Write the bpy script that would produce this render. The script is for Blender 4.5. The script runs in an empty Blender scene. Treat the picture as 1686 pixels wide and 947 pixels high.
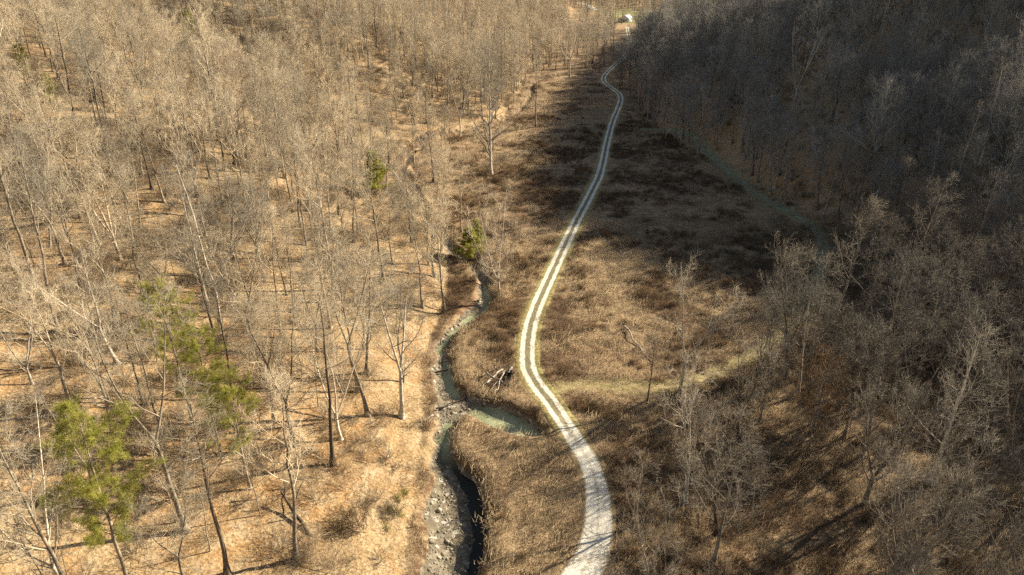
import bpy, math, random
import numpy as np
from mathutils import Vector

R = math.radians
SC = bpy.context.scene
COL = SC.collection
rng = np.random.default_rng(11)
random.seed(5)

# ------------------------------------------------------------------ camera, sky, sun, exposure
CAM_Z, PITCH, FOC = 70.0, R(26.0), 1139.0            # FOC: focal length in pixels of the 1686 px wide photograph
cam_d = bpy.data.cameras.new('camera')
cam_d.sensor_width = 36.0
cam_d.lens = 36.0 * FOC / 1686.0
cam_d.clip_start, cam_d.clip_end = 1.0, 6000.0
cam = bpy.data.objects.new('camera', cam_d)
cam.location = (0, 0, CAM_Z)
cam.rotation_euler = (R(90) - PITCH, 0, 0)
COL.objects.link(cam)
SC.camera = cam

SUN_EL, SUN_AZ = R(25.0), R(60.0)                    # azimuth measured from +Y (up the valley) towards +X
world = bpy.data.worlds.new('World'); SC.world = world
world.use_nodes = True
wn = world.node_tree.nodes; wl = world.node_tree.links
sky = wn.new('ShaderNodeTexSky'); sky.sky_type = 'NISHITA'; sky.sun_disc = False
sky.sun_elevation = SUN_EL; sky.sun_rotation = SUN_AZ
hs = wn.new('ShaderNodeHueSaturation'); hs.inputs['Saturation'].default_value = 0.8      # thin winter haze greys the blue
wl.new(sky.outputs[0], hs.inputs['Color']); wl.new(hs.outputs[0], wn['Background'].inputs[0])
sky.dust_density = 0.6; sky.altitude = 1200
wn['Background'].inputs[1].default_value = 0.05
sun_d = bpy.data.lights.new('sun', 'SUN')
sun_d.energy = 5.0; sun_d.angle = R(0.5); sun_d.color = (1.0, 0.89, 0.70)
sun = bpy.data.objects.new('sun', sun_d)
S = Vector((math.sin(SUN_AZ) * math.cos(SUN_EL), math.cos(SUN_AZ) * math.cos(SUN_EL), math.sin(SUN_EL)))
sun.rotation_euler = S.to_track_quat('Z', 'Y').to_euler()
COL.objects.link(sun)
SC.view_settings.view_transform = 'Standard'
SC.view_settings.look = 'None'
SC.view_settings.exposure = 1.52
SC.view_settings.gamma = 1.0
SC.render.engine = 'CYCLES'
SC.cycles.max_bounces = 4
SC.cycles.diffuse_bounces = 2
SC.cycles.sample_clamp_indirect = 2.0
SC.cycles.use_denoising = False
SC.cycles.denoiser = 'OPENIMAGEDENOISE'

# ------------------------------------------------------------------ helpers
def ray(u, v):
    a, b = (u - 843.0) / FOC, (473.5 - v) / FOC
    return np.array((a, math.cos(PITCH) + b * math.sin(PITCH), -math.sin(PITCH) + b * math.cos(PITCH)))

def flat(u, v, z=0.0):
    """Plan position on the level valley floor of a point surveyed in the photograph."""
    d = ray(u, v); t = (z - CAM_Z) / d[2]
    return (d[0] * t, d[1] * t)

def sstep(a, b, x):
    t = np.clip((x - a) / (b - a), 0, 1)
    return t * t * (3 - 2 * t)

_perm = np.random.default_rng(3).permutation(256)
_perm = np.concatenate([_perm, _perm])
_grad = np.random.default_rng(4).uniform(-1, 1, 256)
def vnoise(x, y):
    xi, yi = np.floor(x).astype(int), np.floor(y).astype(int)
    xf, yf = x - xi, y - yi
    u, v = xf * xf * (3 - 2 * xf), yf * yf * (3 - 2 * yf)
    def g(i, j): return _grad[_perm[(_perm[i & 255] + j) & 255]]
    return ((g(xi, yi) * (1 - u) + g(xi + 1, yi) * u) * (1 - v) + (g(xi, yi + 1) * (1 - u) + g(xi + 1, yi + 1) * u) * v)
def fbm(x, y, o=3):
    s, a = 0, 1.0
    for i in range(o):
        s = s + a * vnoise(x * 2 ** i + 17.3 * i, y * 2 ** i + 9.1 * i); a *= 0.5
    return s

def polyline_dist(px, py, P):
    """Distance to a polyline, signed side-agnostic; also the arc position and the segment index of the nearest point."""
    best = np.full(px.shape, 1e9); idx = np.zeros(px.shape, int); arc = np.zeros(px.shape); s = 0
    for i in range(len(P) - 1):
        ax, ay = P[i]; bx, by = P[i + 1]
        dx, dy = bx - ax, by - ay; L2 = dx * dx + dy * dy + 1e-9
        t = np.clip(((px - ax) * dx + (py - ay) * dy) / L2, 0, 1)
        d = np.hypot(px - ax - t * dx, py - ay - t * dy)
        m = d < best
        best[m] = d[m]; idx[m] = i; arc[m] = (s + t * math.sqrt(L2))[m]
        s += math.sqrt(L2)
    return best, idx, arc

def inside_poly(px, py, P):
    ins = np.zeros(px.shape, bool); n = len(P)
    for i in range(n):
        x1, y1 = P[i]; x2, y2 = P[(i + 1) % n]
        if y1 == y2: continue
        c = ((y1 > py) != (y2 > py)) & (px < (x2 - x1) * (py - y1) / (y2 - y1) + x1)
        ins ^= c
    return ins

def catmull(P, step):
    P = np.array(P, float)
    Q = np.vstack([2 * P[0] - P[1], P, 2 * P[-1] - P[-2]])
    out = []
    for i in range(1, len(Q) - 2):
        n = max(2, int(np.linalg.norm(Q[i + 1] - Q[i]) / step))
        t = np.linspace(0, 1, n, endpoint=False)[:, None]
        out.append(0.5 * ((2 * Q[i]) + (-Q[i - 1] + Q[i + 1]) * t + (2 * Q[i - 1] - 5 * Q[i] + 4 * Q[i + 1] - Q[i + 2]) * t ** 2 + (-Q[i - 1] + 3 * Q[i] - 3 * Q[i + 1] + Q[i + 2]) * t ** 3))
    out.append(P[-1:])
    return np.vstack(out)

# ------------------------------------------------------------------ plan of the valley
ROAD_PX = [(925, 1010), (950, 960), (976, 910), (986, 850), (981, 797), (970, 764), (950, 730), (928, 697), (906, 663), (881, 630), (869, 601), (871, 550),
           (883, 508), (902, 465), (925, 415), (949, 365), (975, 315), (989, 283), (1000, 233), (1009, 200), (1021, 170), (1020, 156), (1008, 146),
           (996, 136), (994, 128), (1001, 118), (1017, 103), (1030, 90), (1036, 70), (1032, 48)]
ROAD = catmull([flat(*p) for p in ROAD_PX], 1.0)

# creek channel: rim polygon, bank width in metres on the edge that starts at each corner
CH = [((664, 1010), 3.2), ((672, 947), 3.2), ((686, 850), 3.2), ((695, 790), 3), ((700, 740), 2.6), ((710, 690), 1.8), ((712, 650), 1.8), ((706, 610), 1.8), ((710, 570), 1.8), ((728, 535), 2.5),
      ((758, 508), 3), ((782, 488), 3), ((780, 462), 2.0), ((768, 446), 1.6), ((764, 430), 1.4), ((782, 424), 1.4), ((800, 436), 1.2), ((812, 458), 1.0), ((822, 486), 1.0), ((812, 506), 1.2), ((782, 528), 2.0),
      ((752, 553), 1.5), ((742, 578), 1.0), ((748, 604), 1.0), ((768, 636), 1.0), ((800, 650), 1.0), ((840, 662), 1.1), ((872, 678), 1.2), ((902, 704), 1.6),
      ((896, 724), 2.2), ((870, 720), 2.4), ((836, 715), 2.4), ((803, 704), 2.4), ((778, 690), 2.4), ((766, 692), 1.4), ((750, 722), 1.0), ((754, 745), 0.9), ((792, 768), 0.9),
      ((806, 796), 0.9), ((812, 850), 0.9), ((806, 900), 0.9), ((792, 947), 0.9), ((772, 1010), 1.0)]
CH_P = [flat(*p) for p, w in CH]; CH_W = np.array([w for p, w in CH])
# the narrower creek upstream, mostly behind trees
UP_PX = [(775, 432), (748, 408), (722, 380), (700, 345), (672, 300), (640, 255), (600, 225)]
UP = catmull([flat(*p) for p in UP_PX[:4]] + [(-34, 222), (-40, 250), (-30, 285), (-14, 300), (2, 335), (10, 380), (14, 425), (34, 448), (52, 452), (62, 520), (78, 620)], 2.0)
THAL = [catmull([flat(*p) for p in L], 1.0) for L in (
    [(765, 1010), (780, 930), (792, 860), (784, 810), (772, 780), (758, 757), (748, 735)],
        [(750, 640), (737, 612), (736, 590)],
    [(716, 590), (722, 560), (745, 535), (770, 515), (795, 502), (800, 480), (790, 460)],
)]
POOL = [flat(*p) for p in [(780, 664), (800, 662), (840, 672), (872, 690), (888, 706), (866, 706), (836, 700), (806, 690), (786, 678)]]

POOL2 = [flat(*p) for p in [(713, 742), (717, 715), (724, 692), (738, 690), (735, 716), (728, 745)]]
GULLY = catmull([flat(*p) for p in [(930, 672), (960, 676), (1000, 678), (1060, 676), (1120, 662), (1190, 640)]], 1.0)
XL_Y = np.array([-50, 40, 62, 94, 110, 135, 155, 200, 250, 290, 323, 380, 443, 600, 900, 1600])
XL_X = np.array([-12, -12, -13.5, -14.5, -17, -15, -15, -24, -38, -26, -4, 4, 8, 40, 75, 90])
XR_Y = np.array([-50, 60, 110, 150, 184, 232, 300, 400, 480, 600, 760, 1000, 1600])
XR_X = np.array([130, 122, 110, 98, 85, 73, 60, 64, 80, 106, 175, 250, 330])

TRACKS = {  # grassy side tracks: surveyed centre lines, half width
    'meadow_path': ([(915, 640), (950, 636), (1000, 634), (1060, 640), (1120, 632), (1180, 610), (1250, 580), (1320, 520), (1345, 460), (1352, 400), (1330, 370), (1270, 335), (1220, 300), (1170, 258), (1135, 232), (1090, 215), (1040, 212)], 2.2),
}
TRK = {k: catmull([flat(*p) for p in v[0]], 1.5) for k, v in TRACKS.items()}

def creek_drop(y):
    """The creek falls down the valley: shallow bed upstream, deep cut at the near end."""
    return 1.0 - .42 * sstep(74, 91, y)

def fields(x, y):
    """Everything the terrain knows at plan points: height and material masks."""
    x = np.asarray(x, float); y = np.asarray(y, float)
    xl = np.interp(y, XL_Y, XL_X); xr = np.interp(y, XR_Y, XR_X)
    dl, dr = xl - x, x - xr
    n1 = fbm(x / 60, y / 60, 3); n2 = fbm(x / 14 + 5, y / 14, 2)
    # left hill
    dlp = np.maximum(dl, 0)
    zl = 0.30 * dlp + 1.2 * sstep(0, 7, dlp)
    zl = zl + sstep(8, 60, dlp) * (5.0 * n1 + 0.7 * n2) + sstep(20, 90, dlp) * 4.0 * np.sin(y / 23.0 + x / 60.0)
    zl = np.where(dl > 0, 95 * np.tanh(np.maximum(zl, 0) / 95), 0)
    # right hill
    drp = np.maximum(dr, 0)
    crest = 34 + 64 * sstep(180, 275, y) - 48 * sstep(345, 425, y)
    zr = (0.55 + .09 * sstep(200, 270, y) * (1 - sstep(350, 420, y))) * drp * sstep(0, 25, drp) + sstep(10, 60, drp) * (6.0 * n1 + 0.7 * n2) + sstep(20, 90, drp) * 3.0 * np.sin(y / 31.0)
    zr = np.where(dr > 0, crest * np.tanh(np.maximum(zr, 0) / crest) + 0.05 * np.maximum(drp - 150, 0), 0)
    # valley floor, rising gently beyond 500 m
    zf = 0.25 * n2 + 0.18 * fbm(x / 4.0, y / 4.0, 2) + 6.0 * sstep(560, 1000, y) + 26 * sstep(930, 1500, y)
    z = zf + zl + zr
    # road bench
    near = (np.abs(x - 30) < 120) & (y < 950)
    rd = np.full(x.shape, 99.0); ra = np.zeros(x.shape)
    if near.any():
        q = polyline_dist(x[near], y[near], ROAD[::3]); rd[near] = q[0]; ra[near] = q[2]
    z = z + (0.12 + 6.0 * sstep(560, 1000, y) - zf) * (1 - sstep(2.6, 6.5, rd)) * (y < 930)
    gm = (x > 0) & (x < 50) & (y > 85) & (y < 120)      # drainage gully from the road bend towards the grove
    if gm.any():
        gd, _, ga = polyline_dist(x[gm], y[gm], GULLY)
        z[gm] = z[gm] - 1.3 * np.exp(-(gd / 1.7) ** 2) * sstep(0, 3, ga)
    # creek
    cm = (x > -60) & (x < 30) & (y < 190)
    chan = np.full(x.shape, -9.0); bw = np.ones(x.shape)
    if cm.any():
        X, Y = x[cm], y[cm]
        wx = X + 0.8 * vnoise(X / 2.5, Y / 2.5); wy = Y + 0.8 * vnoise(X / 2.5 + 40, Y / 2.5 + 7)
        d, i, _ = polyline_dist(wx, wy, CH_P + CH_P[:1])
        ins = inside_poly(wx, wy, CH_P)
        chan[cm] = np.where(ins, d, -d); bw[cm] = CH_W[i]
    um = (y > 140) & (y < 640) & (np.abs(x) < 110)
    if um.any():
        X, Y = x[um], y[um]
        d, i, _ = polyline_dist(X + 1.6 * vnoise(X / 5, Y / 5), Y, UP[::2])
        c2 = 2.6 - d
        chan[um] = np.maximum(chan[um], c2); bw[um] = np.where(c2 >= chan[um], 1.6, bw[um])
    th = np.full(x.shape, 99.0)
    if cm.any():
        for T in THAL: th[cm] = np.minimum(th[cm], polyline_dist(X0 := x[cm], y[cm], T)[0])
        for PL in (POOL, POOL2):
            ip = inside_poly(x[cm], y[cm], PL); dp = polyline_dist(x[cm], y[cm], PL + PL[:1])[0]
            th[cm] = np.minimum(th[cm], np.where(ip, 0.0, dp * 1.1))
    bank = sstep(0, 1, np.clip(chan, 0, None) / bw)
    bed = -2.32 + 0.85 * sstep(1.2, 7, th) + 0.16 * vnoise(x / 1.7, y / 1.7) + 0.08 * vnoise(x / .6, y / .6) - 0.62 * (1 - sstep(0.35, 1.8, th))
    bed = np.where(y > 165, -2.2, bed) * creek_drop(y)
    z = z * (1 - bank) + bank * np.minimum(bed, z)
    # a soft swell along the outside of the cut banks
    z = z + 0.25 * np.exp(-((chan + 1.6) / 1.2) ** 2) * (chan < 0)
    tr = np.full(x.shape, 99.0)
    tm = (x > -20) & (x < 160) & (y < 320)
    if tm.any():
        tr[tm] = np.minimum.reduce([polyline_dist(x[tm], y[tm], T[::2])[0] for T in TRK.values()])
    return dict(z=z, dl=dl, dr=dr, rd=rd, chan=chan, bw=bw, bank=bank, th=th, tr=tr, n1=n1, n2=n2)

def hz(x, y):
    return fields(np.atleast_1d(x), np.atleast_1d(y))['z']

def place(u, v):
    """Where the sight line through a surveyed photo point meets the terrain."""
    d = ray(u, v); t = np.concatenate([np.arange(45, 300, 0.4), np.arange(300, 1400, 2.0)])
    X, Y, Z = d[0] * t, d[1] * t, CAM_Z + d[2] * t
    i = np.argmax(Z < hz(X, Y))
    return float(X[i]), float(Y[i]), float(Z[i])

# ------------------------------------------------------------------ materials
class NT:
    def __init__(self, name):
        self.m = bpy.data.materials.new(name); self.m.use_nodes = True
        self.n = self.m.node_tree.nodes; self.l = self.m.node_tree.links
        self.b = self.n['Principled BSDF']; self.b.inputs['Specular IOR Level'].default_value = 0.15; self.b.inputs['Roughness'].default_value = 0.9
        self.geo = None
    def pos(self):
        if self.geo is None: self.geo = self.n.new('ShaderNodeNewGeometry').outputs['Position']
        return self.geo
    def noise(self, scale, detail=4, rough=0.6, vec=None, dist=0.0):
        t = self.n.new('ShaderNodeTexNoise'); t.inputs['Scale'].default_value = scale; t.inputs['Detail'].default_value = detail
        t.inputs['Roughness'].default_value = rough; t.inputs['Distortion'].default_value = dist
        self.l.new(vec if vec is not None else self.pos(), t.inputs['Vector']); return t.outputs['Fac']
    def voro(self, scale, out='Color', feature='F1'):
        t = self.n.new('ShaderNodeTexVoronoi'); t.feature = feature; t.inputs['Scale'].default_value = scale
        self.l.new(self.pos(), t.inputs['Vector']); return t.outputs[out]
    def stretch(self, sx, sy, sz):
        t = self.n.new('ShaderNodeMapping'); t.inputs['Scale'].default_value = (sx, sy, sz)
        self.l.new(self.pos(), t.inputs['Vector']); return t.outputs[0]
    def attr(self, name):
        t = self.n.new('ShaderNodeAttribute'); t.attribute_name = name; return t.outputs['Fac']
    def math(self, op, a, b=None, c=None):
        t = self.n.new('ShaderNodeMath'); t.operation = op
        for i, v in enumerate((a, b, c)):
            if v is None: continue
            if isinstance(v, (int, float)): t.inputs[i].default_value = v
            else: self.l.new(v, t.inputs[i])
        return t.outputs[0]
    def rng(self, f, a, b, lo=0.0, hi=1.0):
        t = self.n.new('ShaderNodeMapRange'); t.interpolation_type = 'SMOOTHSTEP'
        self.l.new(f, t.inputs[0])
        for i, v in enumerate((a, b, lo, hi)): t.inputs[i + 1].default_value = v
        return t.outputs[0]
    def mix(self, f, a, b, mode='MIX'):
        t = self.n.new('ShaderNodeMix'); t.data_type = 'RGBA'; t.blend_type = mode
        for s, v in ((t.inputs[0], f), (t.inputs[6], a), (t.inputs[7], b)):
            if isinstance(v, (int, float)): s.default_value = v
            elif isinstance(v, tuple): s.default_value = (*v, 1)
            else: self.l.new(v, s)
        return t.outputs[2]
    def rand(self):
        return self.n.new('ShaderNodeObjectInfo').outputs['Random']
    def bump(self, h, strength, dist):
        t = self.n.new('ShaderNodeBump'); t.inputs['Strength'].default_value = strength; t.inputs['Distance'].default_value = dist
        self.l.new(h, t.inputs['Height']); self.l.new(t.outputs[0], self.b.inputs['Normal'])
    def color(self, c):
        if isinstance(c, tuple): self.b.inputs['Base Color'].default_value = (*c, 1)
        else: self.l.new(c, self.b.inputs['Base Color'])
        return self.m

def ground_material():
    t = NT('valley_ground')
    # leaf litter of the woods
    big = t.noise(0.035, 4, 0.6); mid = t.noise(0.28, 5, 0.65); fine = t.noise(2.6, 6, 0.75); grain = t.voro(3.2)
    sep = t.n.new('ShaderNodeSeparateColor'); t.l.new(grain, sep.inputs[0])
    lit = t.mix(t.rng(big, .38, .62), (.345, .235, .115), (.375, .215, .09))
    lit = t.mix(t.rng(mid, .36, .7), lit, (.42, .32, .195))
    hol = t.noise(.11, 5, .65, dist=1.2)
    lit = t.mix(t.math('MULTIPLY', t.rng(hol, .55, .68), .6), lit, (.20, .125, .062))
    lit = t.mix(t.math('MULTIPLY', t.rng(hol, .46, .32), .75), lit, (.46, .245, .095))
    lit = t.mix(t.math('MULTIPLY', t.rng(fine, .45, .64), .85), lit, (.13, .08, .042))
    lit = t.mix(t.math('MULTIPLY', t.rng(sep.outputs[0], .74, .95), .6), lit, (.48, .38, .225))
    # dried weeds of the meadow
    fm = t.noise(0.11, 6, 0.7, dist=1.0); fr = t.noise(.05, 4, .6); ff = t.noise(1.3, 6, 0.75); fs = t.noise(1.0, 4, .6, t.stretch(0.35, 1.4, 1))
    fld = t.mix(t.rng(fm, .42, .56), (.105, .062, .034), (.33, .23, .125))
    fld = t.mix(t.math('MULTIPLY', t.rng(fr, .5, .65), .5), fld, (.19, .095, .05))
    fld = t.mix(t.math('MULTIPLY', t.rng(fs, .48, .70), .65), fld, (.47, .345, .205))
    fld = t.mix(t.math('MULTIPLY', t.rng(ff, .50, .70), .75), fld, (.10, .063, .034))
    # gravel bars
    gv = t.voro(1.7); gs = t.n.new('ShaderNodeSeparateColor'); t.l.new(gv, gs.inputs[0]); gn = t.noise(.5, 4)
    grv = t.mix(gs.outputs[0], (.105, .086, .058), (.27, .23, .165))
    grv = t.mix(t.rng(gs.outputs[1], .88, .96), grv, (.46, .42, .35))
    grv = t.mix(t.math('MULTIPLY', t.rng(gn, .45, .65), .7), grv, (.17, .135, .085))
    gr_h = t.voro(1.7, 'Distance')
    # grass
    gg = t.mix(t.rng(t.noise(.8, 5, .7), .4, .62), (.215, .175, .075), (.37, .285, .14))
    # bare earth of the cut banks
    be = t.mix(t.rng(t.noise(1.4, 4, .7), .35, .65), (.085, .055, .032), (.20, .135, .08))
    br = t.math('MULTIPLY', t.math('SUBTRACT', mid, .5), .9)
    br2 = t.math('ADD', br, t.math('MULTIPLY', t.math('SUBTRACT', fine, .5), .7))
    def m(name): return t.rng(t.math('ADD', t.attr(name), br2), .35, .65)
    c = t.mix(m('field'), lit, fld)
    c = t.mix(m('grass'), c, gg)
    c = t.mix(m('lawn'), c, t.mix(t.rng(t.noise(.5, 4, .7), .38, .62), (.22, .205, .08), (.33, .29, .13)))
    c = t.mix(m('lane'), c, t.mix(t.rng(t.noise(.7, 5, .7), .38, .62), (.19, .19, .10), (.33, .31, .19)))
    c = t.mix(m('earth'), c, be)
    c = t.mix(m('gravel'), c, grv)
    h = t.math('ADD', t.math('MULTIPLY', fine, .6), t.math('MULTIPLY', mid, .8))
    t.bump(h, 0.9, 0.5)
    t.color(c)
    return t.m

def road_material():
    t = NT('gravel_track')
    u = t.attr('across'); full = t.attr('full')
    wob = t.math('MULTIPLY', t.math('SUBTRACT', t.noise(.4, 5, .7), .5), 2.0)
    wob2 = t.math('MULTIPLY', t.math('SUBTRACT', t.noise(1.6, 5, .75), .5), 1.5)
    uu = t.math('ABSOLUTE', t.math('ADD', u, t.math('MULTIPLY', wob, .35)))
    rut = t.math('SUBTRACT', .52, t.math('ABSOLUTE', t.math('SUBTRACT', uu, .95)))
    rut = t.math('ADD', rut, t.math('MULTIPLY', wob2, .35))
    rmask = t.rng(rut, -.05, .2)
    wide = t.rng(t.math('ADD', t.math('SUBTRACT', t.attr('halfw'), uu), t.math('MULTIPLY', wob2, .7)), -.1, .5)
    centre = t.math('MULTIPLY', t.math('SUBTRACT', .34, uu), 1.0)
    cm = t.math('MULTIPLY', t.rng(t.math('ADD', centre, t.math('MULTIPLY', wob2, .5)), -.05, .4), .45)
    wide = t.math('MULTIPLY', wide, t.math('SUBTRACT', 1.0, cm))
    k = t.n.new('ShaderNodeMix'); k.data_type = 'FLOAT'
    t.l.new(full, k.inputs[0]); t.l.new(rmask, k.inputs[2]); t.l.new(wide, k.inputs[3])
    gv = t.voro(4.5); gs = t.n.new('ShaderNodeSeparateColor'); t.l.new(gv, gs.inputs[0])
    grv = t.mix(gs.outputs[0], (.55, .505, .41), (.74, .685, .57))
    grv = t.mix(t.math('MULTIPLY', t.rng(t.noise(.35, 5, .7), .47, .7), .5), grv, (.38, .33, .25))
    gra = t.mix(t.rng(t.noise(.9, 5, .7), .38, .62), (.19, .17, .055), (.34, .27, .12))
    mid = t.mix(t.rng(t.noise(1.5, 4, .7), .4, .6), (.16, .145, .08), (.23, .19, .11))
    side = t.mix(t.rng(uu, .5, .9), mid, gra)
    dirt = t.mix(t.rng(t.noise(.6, 5, .7), .4, .62), (.25, .18, .10), (.17, .125, .06))
    t.color(t.mix(k.outputs[0], t.mix(full, side, dirt), grv))
    t.bump(t.math('ADD', t.noise(3.0, 4, .7), t.math('MULTIPLY', gs.outputs[1], .4)), .7, .15)
    return t.m

def water_material():
    t = NT('creek_water')
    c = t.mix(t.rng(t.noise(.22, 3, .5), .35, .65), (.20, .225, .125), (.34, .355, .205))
    c = t.mix(t.attr('sunlit_silt'), (.026, .028, .021), c)      # bank shade painted into the deep lower water; upper pools silty and sunlit
    t.b.inputs['Roughness'].default_value = .12; t.b.inputs['Specular IOR Level'].default_value = .22; t.b.inputs['IOR'].default_value = 1.33
    t.bump(t.noise(2.2, 4, .6), .35, .12)
    return t.color(c)

def bark_material(name, a, b, twig=False):
    t = NT(name)
    r = t.rand()
    obj = t.n.new('ShaderNodeTexCoord').outputs['Object']
    n = t.noise(1.2 if not twig else .6, 4, .7, obj)
    c = t.mix(t.rng(n, .35, .65), a, b)
    c2 = t.mix(1.0, c, t.mix(r, (.48, .48, .48), (1.3, 1.22, 1.08)), 'MULTIPLY')
    return t.color(c2)

M = {}
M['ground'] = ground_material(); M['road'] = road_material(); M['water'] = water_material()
M['bark'] = bark_material('grey_bark', (.14, .118, .09), (.42, .36, .28))
M['twig'] = bark_material('twigs', (.365, .31, .23), (.54, .47, .355), True)
M['bark_dark'] = bark_material('dark_bark', (.09, .072, .055), (.17, .135, .10))
M['bark_white'] = bark_material('white_bark', (.34, .30, .24), (.68, .63, .54))
M['twig_white'] = bark_material('white_twigs', (.36, .31, .24), (.52, .46, .37), True)
M['twig_grey'] = bark_material('grey_twigs', (.225, .215, .195), (.35, .335, .305), True)  # twig colour carries the shade of the right hillside
M['twig_brown'] = bark_material('brown_twigs', (.135, .119, .098), (.24, .214, .178), True)  # twigs darkened in colour as if backlit, for the grove
M['twig_red'] = bark_material('russet_twigs', (.25, .195, .145), (.34, .27, .205), True)
M['brush'] = bark_material('brushwood', (.22, .17, .115), (.34, .265, .18), True)
def leaf_material(name, a, b, trans=0.0):
    t = NT(name)
    o = t.n.new('ShaderNodeTexCoord').outputs['Object']
    c = t.mix(t.rng(t.noise(.9, 3, .6, o), .35, .65), a, b)
    if trans:
        tb = t.n.new('ShaderNodeBsdfTranslucent'); t.l.new(c, tb.inputs[0]); mx = t.n.new('ShaderNodeMixShader'); mx.inputs[0].default_value = trans
        t.l.new(t.b.outputs[0], mx.inputs[1]); t.l.new(tb.outputs[0], mx.inputs[2]); t.l.new(mx.outputs[0], t.n['Material Output'].inputs[0])
    return t.color(c)
M['pine'] = leaf_material('pine_needles', (.23, .24, .04), (.42, .385, .10), .5)
M['cedar'] = leaf_material('cedar_needles', (.19, .21, .03), (.33, .32, .065), .45)
M['straw'] = leaf_material('dry_straw', (.33, .24, .135), (.50, .38, .235))
M['weed'] = leaf_material('dead_weeds', (.125, .08, .044), (.21, .138, .077))
M['tuft'] = leaf_material('green_tuft', (.17, .18, .03), (.32, .28, .08), .3)

# ------------------------------------------------------------------ mesh building
class MB:
    """Collects numpy vertices and faces (quads as 4, triangles as 3) into one mesh."""
    def __init__(self): self.v, self.q, self.t, self.n = [], [], [], 0
    def add(self, v, q=None, t=None):
        v = np.asarray(v, float).reshape(-1, 3)
        if q is not None and len(q): self.q.append(np.asarray(q, int).reshape(-1, 4) + self.n)
        if t is not None and len(t): self.t.append(np.asarray(t, int).reshape(-1, 3) + self.n)
        self.v.append(v); self.n += len(v); return self
    def tubes(self, P, Rr, sides):
        """P (N,S,3) polylines, Rr (N,S) radii; the last ring shrinks to the given radius."""
        N, Sg, _ = P.shape
        T = np.gradient(P, axis=1); T /= np.linalg.norm(T, axis=2, keepdims=True) + 1e-9
        ref = np.where(np.abs(T[:, :, 2:3]) > .9, np.array([1., 0, 0]), np.array([0, 0, 1.]))
        ref = np.broadcast_to(ref[:, :1], T.shape)
        A = np.cross(T, ref); A /= np.linalg.norm(A, axis=2, keepdims=True) + 1e-9
        B = np.cross(T, A)
        an = np.arange(sides) * 2 * np.pi / sides
        V = P[:, :, None] + Rr[:, :, None, None] * (A[:, :, None] * np.cos(an)[:, None] + B[:, :, None] * np.sin(an)[:, None])
        base = (np.arange(N) * Sg * sides)[:, None, None]
        s = np.arange(Sg - 1)[None, :, None] * sides; j = np.arange(sides)[None, None, :]; k = (j + 1) % sides
        Q = np.stack([base + s + j, base + s + k, base + s + sides + k, base + s + sides + j], -1)
        return self.add(V.reshape(-1, 3), q=Q.reshape(-1, 4))
    def spikes(self, P0, P1, r):
        """Fine tapering twigs: three-sided, from P0 to a point at P1."""
        N = len(P0); T = P1 - P0; T = T / (np.linalg.norm(T, axis=1, keepdims=True) + 1e-9)
        A = np.cross(T, np.where(np.abs(T[:, 2:]) > .9, np.array([1., 0, 0]), np.array([0, 0, 1.]))); A /= np.linalg.norm(A, axis=1, keepdims=True) + 1e-9
        B = np.cross(T, A); r = np.broadcast_to(np.asarray(r, float), (N,))[:, None]
        V = np.stack([P0 + A * r, P0 + r * (-.5 * A + .866 * B), P0 + r * (-.5 * A - .866 * B), P1], 1)
        b = np.arange(N)[:, None] * 4
        F = np.stack([b + np.array([0, 1, 3]), b + np.array([1, 2, 3]), b + np.array([2, 0, 3])], 1)
        return self.add(V.reshape(-1, 3), t=F.reshape(-1, 3))
    def box(self, c, s, rz=0.0):
        x, y, z = np.array(s) / 2
        v = np.array([(a * x, b * y, d * z) for d in (-1, 1) for a, b in ((-1, -1), (1, -1), (1, 1), (-1, 1))])
        co, si = math.cos(rz), math.sin(rz)
        v = v @ np.array([[co, si, 0], [-si, co, 0], [0, 0, 1]]) + np.array(c)
        return self.add(v, q=[(3, 2, 1, 0), (4, 5, 6, 7), (0, 1, 5, 4), (1, 2, 6, 5), (2, 3, 7, 6), (3, 0, 4, 7)])
    def mesh(self, name, mat, smooth=True):
        me = bpy.data.meshes.new(name)
        V = np.vstack(self.v)
        Q = np.vstack(self.q) if self.q else np.zeros((0, 4), int); T = np.vstack(self.t) if self.t else np.zeros((0, 3), int)
        me.vertices.add(len(V)); me.vertices.foreach_set('co', V.astype(np.float32).ravel())
        L = np.concatenate([Q.ravel(), T.ravel()])
        me.loops.add(len(L)); me.loops.foreach_set('vertex_index', L.astype(np.int32))
        st = np.concatenate([np.arange(len(Q)) * 4, len(Q) * 4 + np.arange(len(T)) * 3])
        me.polygons.add(len(st)); me.polygons.foreach_set('loop_start', st.astype(np.int32))
        me.update(calc_edges=True)
        if smooth: me.polygons.foreach_set('use_smooth', np.ones(len(st), bool))
        if mat is not None: me.materials.append(mat)
        return me

def mobj(name, me, parent=None):
    o = bpy.data.objects.new(name, me); COL.objects.link(o)
    if parent is not None: o.parent = parent
    return o
def empty(name, loc=(0, 0, 0), rz=0.0, sc=1.0):
    o = bpy.data.objects.new(name, None); COL.objects.link(o)
    o.location = loc; o.rotation_euler = (0, 0, rz); o.scale = (sc, sc, sc); o.empty_display_size = .5
    return o
def tag(o, label, cat, group=None):
    o['label'] = label; o['category'] = cat
    if group: o['group'] = group
    return o

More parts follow.
